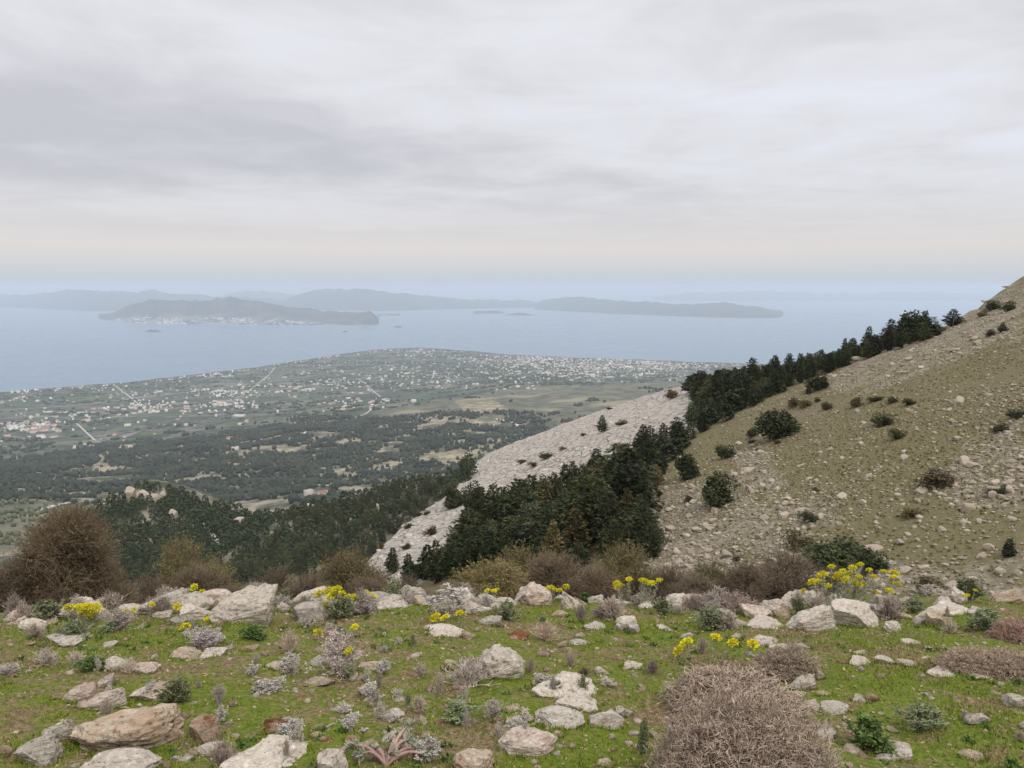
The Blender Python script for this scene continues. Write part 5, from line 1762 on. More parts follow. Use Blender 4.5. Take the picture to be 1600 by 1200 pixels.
# trees one can single out: kind, centre x, top row, foot row, width (pixels, 0 = by kind), label, colour
NAMED_TREES = [
    ('cypress', 941, 648, 675, 20, "small dark tree standing alone on the pale rock slab", (1, 1, 1)),
    ('cedar', 965, 688, 800, 118, "tallest layered cedar with flat tiers in the middle of the dark tree belt", (1.25, 1.25, 1.0)),
    ('cedar', 905, 738, 850, 120, "broad layered cedar low in the dark tree belt", (1.2, 1.2, 0.95)),
    ('cypress', 900, 790, 872, 62, "reddish brown withered conifer at the foot of the dark tree belt", (1.7, 1.1, 0.9)),
    ('cedar', 1000, 775, 862, 75, "spreading conifer at the lower right end of the dark tree belt", (1, 1, 1)),
    ('cypress', 1014, 815, 872, 40, "narrow conifer lowest at the right end of the dark tree belt", (0.95, 0.95, 0.95)),
    ('oak', 710, 756, 792, 40, "dark round tree on the lip of the pale spur", (0.85, 0.85, 0.85)),
    ('oak', 745, 752, 800, 44, "dark round tree beside the tree on the lip of the pale spur", (0.85, 0.85, 0.85)),
    ('cypress', 612, 852, 895, 30, "small pointed conifer at the foot of the pale spur", (0.9, 0.95, 0.9)),
    ('cypress', 640, 862, 905, 32, "small conifer right of the pointed one at the foot of the spur", (0.95, 0.95, 0.95)),
    ('cypress', 1488, 474, 502, 32, "dark tree standing alone on the skyline of the ridge", (0.9, 0.95, 0.95)),
    ('oak', 1420, 486, 535, 62, "broad dark tree at the top end of the belt on the skyline", (0.8, 0.85, 0.8)),
    ('cypress', 1390, 498, 538, 36, "dark conifer left of the broad tree at the top of the belt", (0.85, 0.9, 0.85)),
    ('oak', 1213, 632, 684, 66, "large leaning evergreen oak alone on the open hillside", (0.9, 0.9, 0.85)),
    ('kermes', 1176, 662, 682, 22, "dark shrub touching the left side of the large lone oak", (0.9, 0.95, 0.9)),
    ('oak', 1120, 735, 788, 58, "round evergreen tree beside the white scree patch on the hillside", (1.0, 1.0, 0.95)),
    ('oak', 1074, 700, 748, 34, "upright dark round tree right of the belt", (0.85, 0.9, 0.85)),
    ('kermes', 1136, 690, 716, 34, "dark round bush between the lone oak and the belt", (0.9, 0.9, 0.85)),
    ('oak', 1280, 582, 608, 34, "dark round bush at the upper edge of the open hillside beside the belt", (0.9, 0.9, 0.9)),
    ('kermes', 1465, 725, 760, 60, "grey leafed sparse bush on the right of the hillside", (1.5, 1.4, 1.4)),
    ('cypress', 1576, 836, 868, 26, "small dark conifer at the right edge of the hillside", (0.8, 0.85, 0.85)),
    ('kermes', 1378, 640, 664, 40, "broad low dark bush, largest of the pair high on the open hillside", (1.1, 1.0, 0.9)),
    ('kermes', 1403, 667, 684, 32, "low brownish bush, smaller of the pair high on the open hillside", (1.3, 1.1, 0.9)),
    ('kermes', 1245, 823, 858, 48, "dark green bush at the left of the clump behind the largest flower clump", (1.2, 1.2, 1.0)),
    ('kermes', 1310, 828, 880, 90, "largest dark green bush behind the largest flower clump", (1.2, 1.25, 1.0)),
    ('kermes', 1362, 850, 892, 60, "dark green bush right of the largest dark green bush", (1.0, 1.05, 0.9)),
    ('kermes', 1265, 795, 814, 34, "dark bush under the pale rock outcrop in the middle of the hillside", (0.8, 0.8, 0.75)),
    ('kermes', 1425, 789, 806, 36, "flat brownish bush in the middle of the hillside", (1.6, 1.4, 1.1)),
    ('kermes', 1564, 754, 770, 30, "dark bush in the stony patch near the right edge", (1.1, 1.1, 1.0)),
    ('kermes', 1588, 635, 652, 36, "bush cut by the right edge high on the hillside", (1.2, 1.1, 0.95)),
    ('kermes', 1562, 657, 674, 26, "small bush below the one cut by the right edge", (1.2, 1.1, 0.95)),
    ('kermes', 1337, 617, 636, 22, "leftmost of four small round bushes in a row on the upper hillside", (1.3, 1.15, 0.95)),
    ('kermes', 1368, 614, 627, 24, "second from the left of four small round bushes on the upper hillside", (1.3, 1.15, 0.95)),
    ('kermes', 1395, 617, 630, 20, "third from the left of four small round bushes on the upper hillside", (1.3, 1.15, 0.95)),
    ('kermes', 1421, 619, 633, 22, "rightmost of four small round bushes in a row on the upper hillside", (1.3, 1.15, 0.95)),
    ('kermes', 1258, 622, 636, 22, "low olive bush above the large lone oak", (1.6, 1.5, 1.0)),
    ('kermes', 1292, 622, 639, 16, "small brown bush between the lone oak and the row of four", (1.5, 1.2, 1.0)),
    ('kermes', 1276, 618, 628, 10, "tiny bush just left of the small brown bush above the oak", (1.4, 1.1, 1.0)),
    ('cypress', 1263, 600, 616, 12, "tiny conifer below the round bush at the edge of the belt", (0.9, 0.9, 0.9)),
    ('kermes', 1548, 512, 525, 16, "dark bush on the stony slope below the skyline at right", (0.8, 0.8, 0.8)),
    ('cypress', 1566, 503, 518, 16, "small dark tree on the stony slope below the skyline at right", (0.8, 0.8, 0.8)),
    ('kermes', 1550, 466, 484, 28, "olive bush near the top of the skyline, left of two", (1.3, 1.3, 1.0)),
    ('kermes', 1575, 467, 486, 24, "olive bush near the top of the skyline, right of two", (1.3, 1.3, 1.0)),
    ('kermes', 1535, 484, 494, 20, "low bush below the two olive bushes near the skyline", (1.2, 1.2, 1.0)),
    ('kermes', 1466, 502, 518, 24, "dark bush right of the broad tree at the top of the belt", (1.0, 1.0, 0.9)),
    ('kermes', 1008, 766, 786, 20, "small dark bush above the white scree right of the belt", (0.8, 0.8, 0.8)),
    ('kermes', 1030, 762, 774, 14, "small reddish bush above the white scree right of the belt", (1.5, 1.0, 0.8)),
    ('kermes', 1076, 770, 784, 16, "small dark bush in the white scree right of the belt", (0.9, 0.8, 0.8)),
    ('cypress', 1018, 835, 866, 12, "thin young conifer at the foot of the open hillside", (0.9, 0.9, 0.9)),
    ('kermes', 1150, 863, 876, 16, "round dark bush alone low on the stony hillside", (0.7, 0.75, 0.7)),
    ('kermes', 1450, 899, 922, 40, "brown bush on the hillside right of the largest flower clump", (1.4, 1.05, 0.9)),
    ('kermes', 1274, 759, 768, 14, "tiny dark bush beside the pale rock in the hillside middle", (0.9, 0.9, 0.8)),
    ('kermes', 1216, 684, 692, 14, "small dark bush under the right side of the lone oak", (0.9, 0.9, 0.8)),
    ('kermes', 1174, 684, 692, 14, "small dark bush under the left side of the lone oak", (0.9, 0.9, 0.8)),
    ('kermes', 1186, 698, 706, 12, "tiny bush below the lone oak", (0.9, 0.9, 0.8)),
    ('kermes', 1240, 618, 636, 20, "brown bush at the upper left of the lone oak's crown", (1.4, 1.2, 1.0)),
    ('kermes', 815, 714, 724, 18, "olive bush on the pale slab below its middle", (1.5, 1.4, 1.0)),
    ('kermes', 852, 704, 716, 26, "olive bush at the edge of the slab beside the belt", (1.4, 1.3, 1.0)),
    ('kermes', 835, 720, 728, 24, "flat bush on the slab edge below the olive bush", (1.5, 1.3, 1.0)),
    ('kermes', 880, 697, 703, 16, "tiny flat bush on the slab edge beside the belt", (1.5, 1.3, 1.0)),
    ('kermes', 952, 634, 640, 14, "tiny brown bush high on the pale slab", (1.5, 1.2, 1.0)),
    ('kermes', 912, 675, 681, 10, "tiny brown bush left of the lone tree on the slab", (1.4, 1.2, 1.0)),
    ('kermes', 972, 655, 664, 22, "flat bush on the slab between the lone tree and the belt", (1.5, 1.3, 1.0)),
    ('kermes', 1050, 606, 622, 24, "olive bush at the top end of the pale slab", (1.5, 1.3, 1.0)),
    ('kermes', 640, 815, 824, 16, "brown bush on the lower pale spur, upper of two", (1.5, 1.2, 1.0)),
    ('kermes', 618, 825, 834, 12, "brown bush on the lower pale spur, lower of two", (1.5, 1.2, 1.0)),
    ('kermes', 674, 818, 836, 22, "reddish bush on the lower pale spur beside the belt", (1.7, 1.1, 0.9)),
    ('kermes', 595, 845, 858, 10, "small reddish bush at the cliff end of the pale spur", (1.7, 1.1, 0.9)),
    ('kermes', 636, 845, 858, 14, "reddish bush above the pointed conifer at the spur's foot", (1.7, 1.1, 0.9)),
    ('kermes', 666, 795, 805, 12, "small dark bush on the edge of the pale spur", (0.8, 0.8, 0.8)),
    ('kermes', 655, 798, 806, 12, "small dark bush left of the one on the edge of the spur", (0.8, 0.8, 0.8)),
]


def build_named_trees():
    A = np.array([t[1:4] for t in NAMED_TREES], float)
    foot = hit(A[:, 0], A[:, 2], 9.5, 420, 300)
    for i, (kind, cx, yt, yb, w, label, col) in enumerate(NAMED_TREES):
        p = foot[i]
        if np.isnan(p[0]):
            q = hit([cx], [yb + 8], 9.5, 420, 300)[0]
            if np.isnan(q[0]):
                continue
            p = q
        s = px_scale(p)
        h, W = (yb - yt) * s * 1.03, w * s
        if kind in ('cypress', 'cedar'):
            wide = 0.48 if kind == 'cypress' else 0.70
            src = CYP if kind == 'cypress' else CED
            tree("conifer_tree", src[i % len(src)], M_CONIF, p - (0, 0, 0.15), h, W / wide, label, 'tree', "conifers of the dark belt along the spur" if cx < 1030 else None, col)
        elif kind == 'oak':
            tree("evergreen_oak", OAK[i % 4], M_OAK, p - (0, 0, 0.1), h * 1.12, W * 1.35, label, 'tree', "evergreen oaks on the hillside", col)
        else:
            tree("hillside_bush", KERM[i % 4], M_OAK if col[0] < 1.3 else M_HERB, p - (0, 0, 0.08), h * 1.15, W * 1.35, label, 'bush', "bushes dotted over the hillside", col if col[0] < 1.3 else tuple(c * 0.7 for c in col))


build_named_trees()


def spread_px(poly, n, rmin, r0, r1, seed, dens=None, nmax=None):
    """places on the land inside a photo polygon, thinned so that none stand closer than rmin metres; nearest first"""
    R = np.random.default_rng(seed)
    poly = np.array(poly, float)
    q = R.uniform(poly.min(0), poly.max(0), (n, 2))
    q = q[in_poly(q[:, 0], q[:, 1], poly)]
    P = hit(q[:, 0], q[:, 1], r0, r1, 260)
    ok = ~np.isnan(P[:, 0])
    P, q = P[ok], q[ok]
    grid, keep = {}, []
    for i, p in enumerate(P):
        k = (int(p[0] // rmin), int(p[1] // rmin))
        if any((k[0] + a, k[1] + b) in grid for a in (-1, 0, 1) for b in (-1, 0, 1)):
            if any((p[0] - P[j][0]) ** 2 + (p[1] - P[j][1]) ** 2 < rmin * rmin for a in (-1, 0, 1) for b in (-1, 0, 1) for j in grid.get((k[0] + a, k[1] + b), ())):
                continue
        grid.setdefault(k, []).append(i)
        keep.append(i)
        if nmax and len(keep) >= nmax:
            break
    return P[keep], q[keep]


FLANK = [(330, 830), (420, 812), (500, 795), (600, 768), (735, 742), (735, 748), (700, 775), (650, 805), (600, 848), (565, 890), (560, 915), (340, 915), (350, 870)]
KNOLL = [(110, 830), (160, 795), (215, 762), (275, 770), (330, 790), (430, 812), (345, 870), (340, 915), (60, 915), (60, 850)]


def merged_trees(name, P, h, w, pair, mat, label):
    """many trees as one mass: copies of a light crown, turned and scaled, in one mesh"""
    me = pair
    nv = len(me.vertices)
    v = np.zeros(nv * 3, np.float32)
    me.vertices.foreach_get('co', v)
    v = v.reshape(-1, 3)
    nf = len(me.polygons)
    f = np.zeros(nf * 4, np.int32)
    me.loops.foreach_get('vertex_index', f)
    f = f.reshape(-1, 4)
    n = len(P)
    a = rng.uniform(0, 6.28, n)
    c, s = np.cos(a)[:, None], np.sin(a)[:, None]
    V = np.stack([(v[:, 0] * c - v[:, 1] * s) * w[:, None], (v[:, 0] * s + v[:, 1] * c) * w[:, None], v[:, 2] * h[:, None]], -1) + P[:, None, :]
    F = f[None] + (np.arange(n) * nv)[:, None, None]
    return link(name, mesh_from(name, V.reshape(-1, 3), F.reshape(-1, 4)), mat, kind='stuff', label=label)


def light_crown(seed, n, kind):
    R = np.random.default_rng(seed)
    f = R.random(n)
    a = R.uniform(0, 6.28, n)
    env = np.sqrt(np.clip(1 - (2 * f - 0.75) ** 2 / 1.7, 0, 1)) * (1 - 0.6 * f) * 0.40
    r = env * np.sqrt(R.uniform(0.3, 1, n))
    c = np.stack([np.cos(a) * r, np.sin(a) * r, 0.05 + f * 0.93], 1)
    b = Buf()
    b.leaves(c, np.stack([np.cos(a), np.sin(a), 0.3 + 0 * a], 1) + R.normal(0, 0.7, (n, 3)), 0.20 * R.uniform(0.6, 1.2, n), 0.16, 0.1, R)
    return b.mesh("crown")


BELT_MARKS = [(965, 795, "the tallest layered cedar", "above"), (905, 848, "the broad layered cedar", "above"), (900, 870, "the reddish withered conifer", "above"), (745, 795, "the round tree on the spur lip", "above"),
              (1014, 870, "the narrow lowest conifer", "above"), (612, 893, "the pointed conifer at the spur foot", "above"), (941, 675, "the lone tree on the slab", "above"), (1074, 747, "the upright dark round tree", "above"),
              (1136, 715, "the round bush by the belt", "above"), (1280, 607, "the round bush at the belt edge", "above"), (1420, 533, "the broad tree on the skyline", "above"), (1213, 683, "the large lone oak", "above"),
              (1050, 615, "the top end of the slab", "above"), (1180, 600, "the dip in the skyline", "above"), (800, 830, "the olive bush below the belt", "above")]
WOOD_MARKS = [(660, 790, "the edge of the spur", 'above'), (530, 820, "the middle of the wood", 'above'), (450, 840, "the left part of the wood", 'above'), (400, 880, "the brown bushes", 'above'), (520, 885, "the bush with olive tips", 'above'), (160, 800, "the knoll's left flank", 'above'), (290, 800, "the knoll's right flank", 'above'), (220, 830, "the knoll's front", 'above'), (215, 770, "the rocky knoll top", "behind"), (335, 845, "the dusty track on the knoll", "above"), (700, 770, "the spur lip", "above"), (570, 880, "the cliff end of the spur", "above"), (110, 812, "the tallest brown bush", "beyond"),
              (420, 815, "the saddle beside the knoll", "above"), (505, 772, "the houses among the trees", "below"), (640, 810, "the brown bush on the spur", "above"), (480, 870, "the brow's broad sloping rock", "beyond"), (285, 840, "the olive topped bush", "beyond"),
              (600, 800, "the middle of the dark slope", "above")]


def build_slope_wood():
    P1, _ = spread_px(FLANK, 9000, 4.0, 200, 700, 621)
    P2, _ = spread_px(KNOLL, 12000, 4.2, 330, 800, 622)
    k1 = fbm(P1[:, 0] / 40, P1[:, 1] / 40, 3, 71) > -0.32
    k2 = fbm(P2[:, 0] / 18, P2[:, 1] / 18, 3, 72) > -0.42
    qx, qy = to_px(P2[:, 0], P2[:, 1], P2[:, 2])
    rocky = in_poly(qx, qy, [(x, y) for x, y in KNOLL_ROCK]) | in_poly(qx, qy, CLEARINGS[7])
    k2 &= ~(rocky & (rng.random(len(P2)) < 0.6))
    T = np.concatenate([P1[k1], P2[k2]])
    tag = np.concatenate([np.zeros(k1.sum()), np.ones(k2.sum())])
    r = np.hypot(T[:, 0], T[:, 1])
    h = rng.uniform(4.5, 8.0, len(T))
    big = np.argsort(-h / r)
    for i in big[:290]:
        lab, gr = ("dark pine in the wood on the slope left of the pale spur", "pines on the slope left of the pale spur") if tag[i] == 0 else ("dark pine growing on the rocky knoll at left", "pines on the rocky knoll")
        c = rng.uniform(0.65, 1.6)
        e = tree("pine_tree", PINE[rng.integers(4)], M_PINE, T[i] - (0, 0, 0.3), h[i], h[i] * rng.uniform(1.0, 1.5), None, 'tree', gr, (c * rng.uniform(0.85, 1.2), c, c * rng.uniform(0.8, 1.0)))
        qx, qy = to_px(*T[i])
        later(e, ("tall " if h[i] > 7.3 else ("small " if h[i] < 6.3 else "")) + ("dark pine" if tag[i] == 0 else "knoll pine"), qx, qy, h[i], WOOD_MARKS)
    rest = big[290:]
    merged_trees("pine_wood", T[rest], h[rest], h[rest] * rng.uniform(0.85, 1.25, len(rest)), light_crown(5, 115, 0), M_PINE, "pine wood covering the slope and the knoll below")
    # thinner scrub and woods on the foothills and in the valley
    poly = np.array(WOOD + [], float)
    R = np.random.default_rng(623)
    n = 54000
    lr = np.sqrt(R.uniform(880 ** 2, 3300 ** 2, n))
    th = R.uniform(-0.66, 0.30, n)
    x, y = lr * np.sin(th), lr * np.cos(th)
    z = ground(x, y)
    px, py = to_px(x, y, z)
    jx, jy = 22 * fbm(x / 120, y / 120, 3, 53), 7 * fbm(x / 120, y / 120, 3, 54)
    wood = in_poly(px + jx, py + jy, WOOD)
    for c in CLEARINGS + [GROVE]:
        wood &= ~in_poly(px + jx * 0.6, py + jy * 0.8, c) | (R.random(n) < 0.10)
    den = fbm(x / 75, y / 75, 4, 73) + 0.5 * fbm(x / 300, y / 300, 3, 74)
    den2 = fbm(x / 210, y / 90, 3, 79)
    keep = (wood & (den > -0.13 + 0.10 * R.normal(size=n)) & (den2 > -0.42)) | (~wood & (den > 0.46) & (rng.random(n) < 0.5))
    grove = in_poly(px, py, GROVE) & (R.random(n) < 0.55)
    keep |= grove
    x, y, z = x[keep], y[keep], z[keep]
    grove = grove[keep]
    lr = lr[keep]
    v, f = ICO[1]
    n = len(x)
    s = R.uniform(2.4, 4.9, n) * (1 + 0.25 * (lr > 1800)) * np.where(grove, 0.7, 1)
    V = v[None] * (1 + 0.22 * R.normal(size=(n, len(v), 1))) * s[:, None, None] * np.stack([np.ones(n), np.ones(n), R.uniform(0.9, 1.5, n)], 1)[:, None]
    V = V + np.stack([x, y, z + s * 0.75], 1)[:, None]
    tri = f[None] + (np.arange(n) * len(v))[:, None, None]
    for nm, sel, mt, lb in (("distant_wood", ~grove, mat_foliage("distant_pines", (0.018, 0.027, 0.022), (0.058, 0.068, 0.044), 0.02), "dark pine woods covering the foothills far below"), ("olive_grove", grove, mat_foliage("olive_foliage", (0.085, 0.10, 0.06), (0.15, 0.165, 0.10), 0.05), "grey green olive grove in the valley at left")):
        k = np.nonzero(sel)[0]
        if len(k):
            link(nm, mesh_from(nm, V[k].reshape(-1, 3), (f[None] + (np.arange(len(k)) * len(v))[:, None, None]).reshape(-1, 3)), mt, kind='stuff', label=lb)
    # tree lines and copses of the plain
    n = 21000
    lr = np.sqrt(R.uniform(2600 ** 2, 8300 ** 2, n))
    th = R.uniform(-0.66, 0.36, n)
    x, y = lr * np.sin(th), lr * np.cos(th)
    den = fbm(x / 260, y / 110, 4, 75) + 0.25 * fbm(x / 900, y / 900, 3, 76)
    keep = (den > 0.16) & (lr < coast_r(th) - 90)
    x, y, lr = x[keep], y[keep], lr[keep]
    z = ground(x, y)
    px, py = to_px(x, y, z)
    k = ~in_poly(px, py, BARE)
    x, y, z, lr = x[k], y[k], z[k], lr[k]
    n = len(x)
    s = R.uniform(3.5, 8.0, n)
    V = v[None] * (1 + 0.2 * R.normal(size=(n, len(v), 1))) * s[:, None, None] * np.array([1.6, 1, 0.8])
    V = V + np.stack([x, y, z + s * 0.4], 1)[:, None]
    link("distant_copses", mesh_from("distant_copses", V.reshape(-1, 3), (f[None] + (np.arange(n) * len(v))[:, None, None]).reshape(-1, 3)), M_PINE, kind='stuff', label="dark tree lines and copses of the coastal plain")


def build_belt():
    P, q = spread_px(BAND, 9000, 2.7, 40, 420, 611)
    P2, q2 = spread_px([(1450, 516), (1300, 562), (1170, 598), (1080, 612), (1100, 646), (1160, 644), (1255, 596), (1335, 568), (1460, 528)], 4000, 2.4, 40, 420, 612)
    P3, q3 = spread_px([(665, 905), (715, 868), (790, 815), (870, 790), (880, 893), (665, 912)], 2200, 2.3, 40, 300, 613)
    P, q = np.concatenate([P, P2, P3]), np.concatenate([q, q2, q3])
    r = np.hypot(P[:, 0], P[:, 1])
    H = rng.uniform(4.0, 7.4, len(P)) * rng.uniform(0.7, 1.12, len(P)) * np.where(q[:, 0] > 1100, 0.92, 1.0)
    thin = (fbm(P[:, 0] / 14, P[:, 1] / 14, 3, 95) > -0.52)
    P, q, r, H = P[thin], q[thin], r[thin], H[thin]
    edge = ~in_poly(q[:, 0] + 18, q[:, 1] + 12, BAND)
    H = np.where(edge, H * 0.68, H)
    up = q[:, 0] > 1160
    order = np.argsort(-(H / r) * np.where(up, 1.5, 1.0))
    for i in order[:285]:
        p, (px, py), h = P[i], q[i], H[i]
        u = rng.random()
        c = rng.uniform(0.55, 1.35)
        col = (c * rng.uniform(0.85, 1.15), c, c * rng.uniform(0.78, 1.0)) if rng.random() > 0.05 else (2.4, 1.7, 1.4)
        gr = "conifers of the dark belt along the spur"
        if u < 0.48:
            e = tree("conifer_tree", CYP[rng.integers(5)], M_CONIF, p - (0, 0, 0.15), h, h * rng.uniform(1.05, 1.7), None, 'tree', gr, col)
            w = "pointed belt conifer"
        elif u < 0.72:
            e = tree("conifer_tree", CED[rng.integers(3)], M_CONIF, p - (0, 0, 0.15), h * 0.95, h * rng.uniform(0.95, 1.35), None, 'tree', gr, col)
            w = "layered belt conifer"
        else:
            e = tree("conifer_tree", PINE[rng.integers(4)], M_CONIF, p - (0, 0, 0.15), h * 0.8, h * rng.uniform(1.05, 1.45), None, 'tree', gr, col)
            w = "rounded belt tree"
        tx, ty = to_px(p[0], p[1], p[2])
        later(e, w, tx, ty, h, BELT_MARKS)
    k = order[285:]
    if len(k):
        merged_trees("belt_wood", P[k], H[k] * 0.85, H[k] * rng.uniform(0.9, 1.4, len(k)), light_crown(6, 260, 0), M_CONIF, "dark trees filling the belt along the spur")


build_belt()
build_slope_wood()

OPEN_HILL = [(1600, 436), (1480, 515), (1330, 572), (1250, 600), (1150, 650), (1080, 700), (1030, 745), (1005, 800), (1015, 860), (980, 890), (1100, 915), (1600, 940), (1620, 700)]


HILL_MARKS = [(1180, 735, "the largest white outcrop", "above"), (1255, 727, "the lone pale outcrop", "above"), (1260, 798, "the grey middle outcrop", "above"), (1380, 856, "the dark edged ledge", "above"), (1520, 770, "the stony patch stones", "above"),
              (1590, 730, "the rock at the right edge", "above"), (1120, 788, "the round evergreen tree", "above"), (1213, 683, "the large lone oak", "above"), (1378, 662, "the broad low bush", "above"), (1465, 758, "the grey sparse bush", "above"),
              (1576, 866, "the small right edge conifer", "above"), (1450, 920, "the brown hillside bush", "above"), (1350, 560, "the outcrop near the skyline", "above"), (1500, 545, "the high pale ledge", "above"), (1310, 878, "the largest dark green bush", "above"),
              (1150, 875, "the lone round bush", "above"), (1040, 800, "the white outcrop by the belt", "above"), (1425, 805, "the flat brownish bush", "above"), (1562, 672, "the small bush at right", "above"), (1395, 628, "the row of four bushes", "above"),
              (1100, 868, "the flat stone behind the bushes", "above"), (1565, 516, "the small skyline tree", "above")]


def build_hill_cover():
    """stones, outcrops and tussocks of the open hillside"""
    P, q = spread_px(OPEN_HILL, 14000, 0.8, 20, 420, 631)
    jx, jy = 8 * fbm(P[:, 0] / 6, P[:, 1] / 6, 3, 81), 8 * fbm(P[:, 0] / 6, P[:, 1] / 6, 3, 82)
    sc = np.zeros(len(P), bool)
    for c in SCREES:
        sc |= in_poly(q[:, 0] + jx, q[:, 1] + jy, c)
    cl = fbm(P[:, 0] / 9, P[:, 1] / 9, 4, 83)
    ok = rng.random(len(P)) < np.clip(0.24 + 1.1 * cl + 0.85 * sc, 0.05, 1)
    P, q, sc = P[ok], q[ok], sc[ok]
    r = np.hypot(P[:, 0], P[:, 1])
    s = np.exp(rng.normal(math.log(0.30), 0.42, len(P))) * np.where(sc, 1.2, 1.0)
    s = np.clip(s, 0.10, 0.95)
    big = np.argsort(-s / r)
    m = M_ROCK
    for i in big[:290]:
        lab, gr = ("pale stone in a loose scree patch on the open hillside", "stones of the scree patches") if sc[i] else ("pale stone lying on the dry grass of the open hillside", "stones on the dry grass hillside")
        o = link("hillside_stone", STONES[rng.integers(len(STONES))], m, None, lab, 'stone', gr, loc=P[i] - (0, 0, 0.03), rot=(rng.normal(0, .2), rng.normal(0, .2), rng.uniform(0, 6.28)),
                 scale=(s[i] * rng.uniform(0.9, 1.5), s[i] * rng.uniform(0.7, 1.1), s[i] * rng.uniform(0.35, 0.8)))
        j = rng.uniform(0.58, 0.90)
        o.color = (j, j * 0.93, j * 0.82, 0.25)
        later(o, (("flat " if o.scale[2] < 0.42 * max(o.scale[0], o.scale[1]) else "") + ("pale scree stone" if sc[i] else "pale hillside stone")), *to_px(*P[i]), s[i], HILL_MARKS)
    rest = big[290:]
    v, f = ICO[1]

    def mass(name, P, s, mt, lab, flat=0.6):
        n = len(P)
        V = v[None] * (1 + 0.25 * rng.normal(size=(n, len(v), 1))) * (s[:, None] * rng.uniform(0.7, 1.4, (n, 3)) * np.array([1, 1, flat]))[:, None] * 0.5
        V = V + P[:, None] + np.array([0, 0, 0.03])
        link(name, mesh_from(name, V.reshape(-1, 3), (f[None] + (np.arange(n) * len(v))[:, None, None]).reshape(-1, 3)), mt, kind='stuff', label=lab)

    m_st = mat_plain("hill_stones", (0.235, 0.195, 0.14), (0.44, 0.385, 0.30), 1.3, tint=False, world=True)
    # finer stones down to the size of a hand
    P2, q2 = spread_px(OPEN_HILL, 42000, 0.30, 20, 420, 632)
    jx, jy = 8 * fbm(P2[:, 0] / 6, P2[:, 1] / 6, 3, 81), 8 * fbm(P2[:, 0] / 6, P2[:, 1] / 6, 3, 82)
    sc2 = np.zeros(len(P2), bool)
    for c in SCREES:
        sc2 |= in_poly(q2[:, 0] + jx, q2[:, 1] + jy, c)
    cl2 = fbm(P2[:, 0] / 9, P2[:, 1] / 9, 4, 83)
    ok = rng.random(len(P2)) < np.clip(0.42 + 0.9 * cl2 + 0.4 * sc2, 0.10, 1)
    P2 = P2[ok]
    s2 = np.exp(rng.normal(math.log(0.165), 0.45, len(P2)))
    mass("scree", np.concatenate([P[rest], P2]), np.concatenate([s[rest], s2]), m_st, "small pale stones strewn over the open hillside")
    # dry grass tussocks
    P3, q3 = spread_px(OPEN_HILL, 60000, 0.36, 20, 300, 633)
    ok = fbm(P3[:, 0] / 12, P3[:, 1] / 12, 4, 84) > -0.22 + 0.25 * rng.normal(size=len(P3))
    P3 = P3[ok]
    n = len(P3)
    s3 = rng.uniform(0.09, 0.25, n)
    m_t, g = new_mat("tussock_grass")
    p = pos(g)
    c = g.mix(g.step(g.noise(p, 0.35, 3), 0.35, 0.65), (0.155, 0.14, 0.052), (0.25, 0.215, 0.10))
    c = g.mix(g.step(g.noise(p, 5.0, 2), 0.58, 0.72), c, (0.105, 0.11, 0.04))
    finish(g, c, 0.9, spec=0.1)
    b = Buf()
    k = 7
    C = np.repeat(P3, k, 0) + rng.normal(0, 0.05, (n * k, 3)) * np.array([1, 1, 0])
    D = rng.normal(0, 0.75, (n * k, 3))
    D[:, 2] = np.abs(D[:, 2]) * 0.6 + 0.30
    b.leaves(C - (0, 0, 0.03), D, np.repeat(s3, k) * rng.uniform(0.6, 1.2, n * k), np.repeat(s3, k) * 0.55, 0.1)
    link("dry_grass", b.mesh("dry_grass"), m_t, kind='stuff', label="dry olive grass tussocks over the open hillside")
    # loose blocks and plates lying on the pale slab
    P4, q4 = spread_px(SLAB, 4500, 1.5, 60, 420, 634)
    P4 = P4[rng.random(len(P4)) < 0.75]
    s4 = np.exp(rng.normal(math.log(0.65), 0.5, len(P4)))
    m_sl = mat_plain("slab_plates", (0.42, 0.37, 0.31), (0.58, 0.525, 0.46), 0.6, tint=False, world=True)
    mass("limestone_plates", P4, s4, m_sl, "broken limestone plates lying on the pale slab", 0.4)


build_hill_cover()

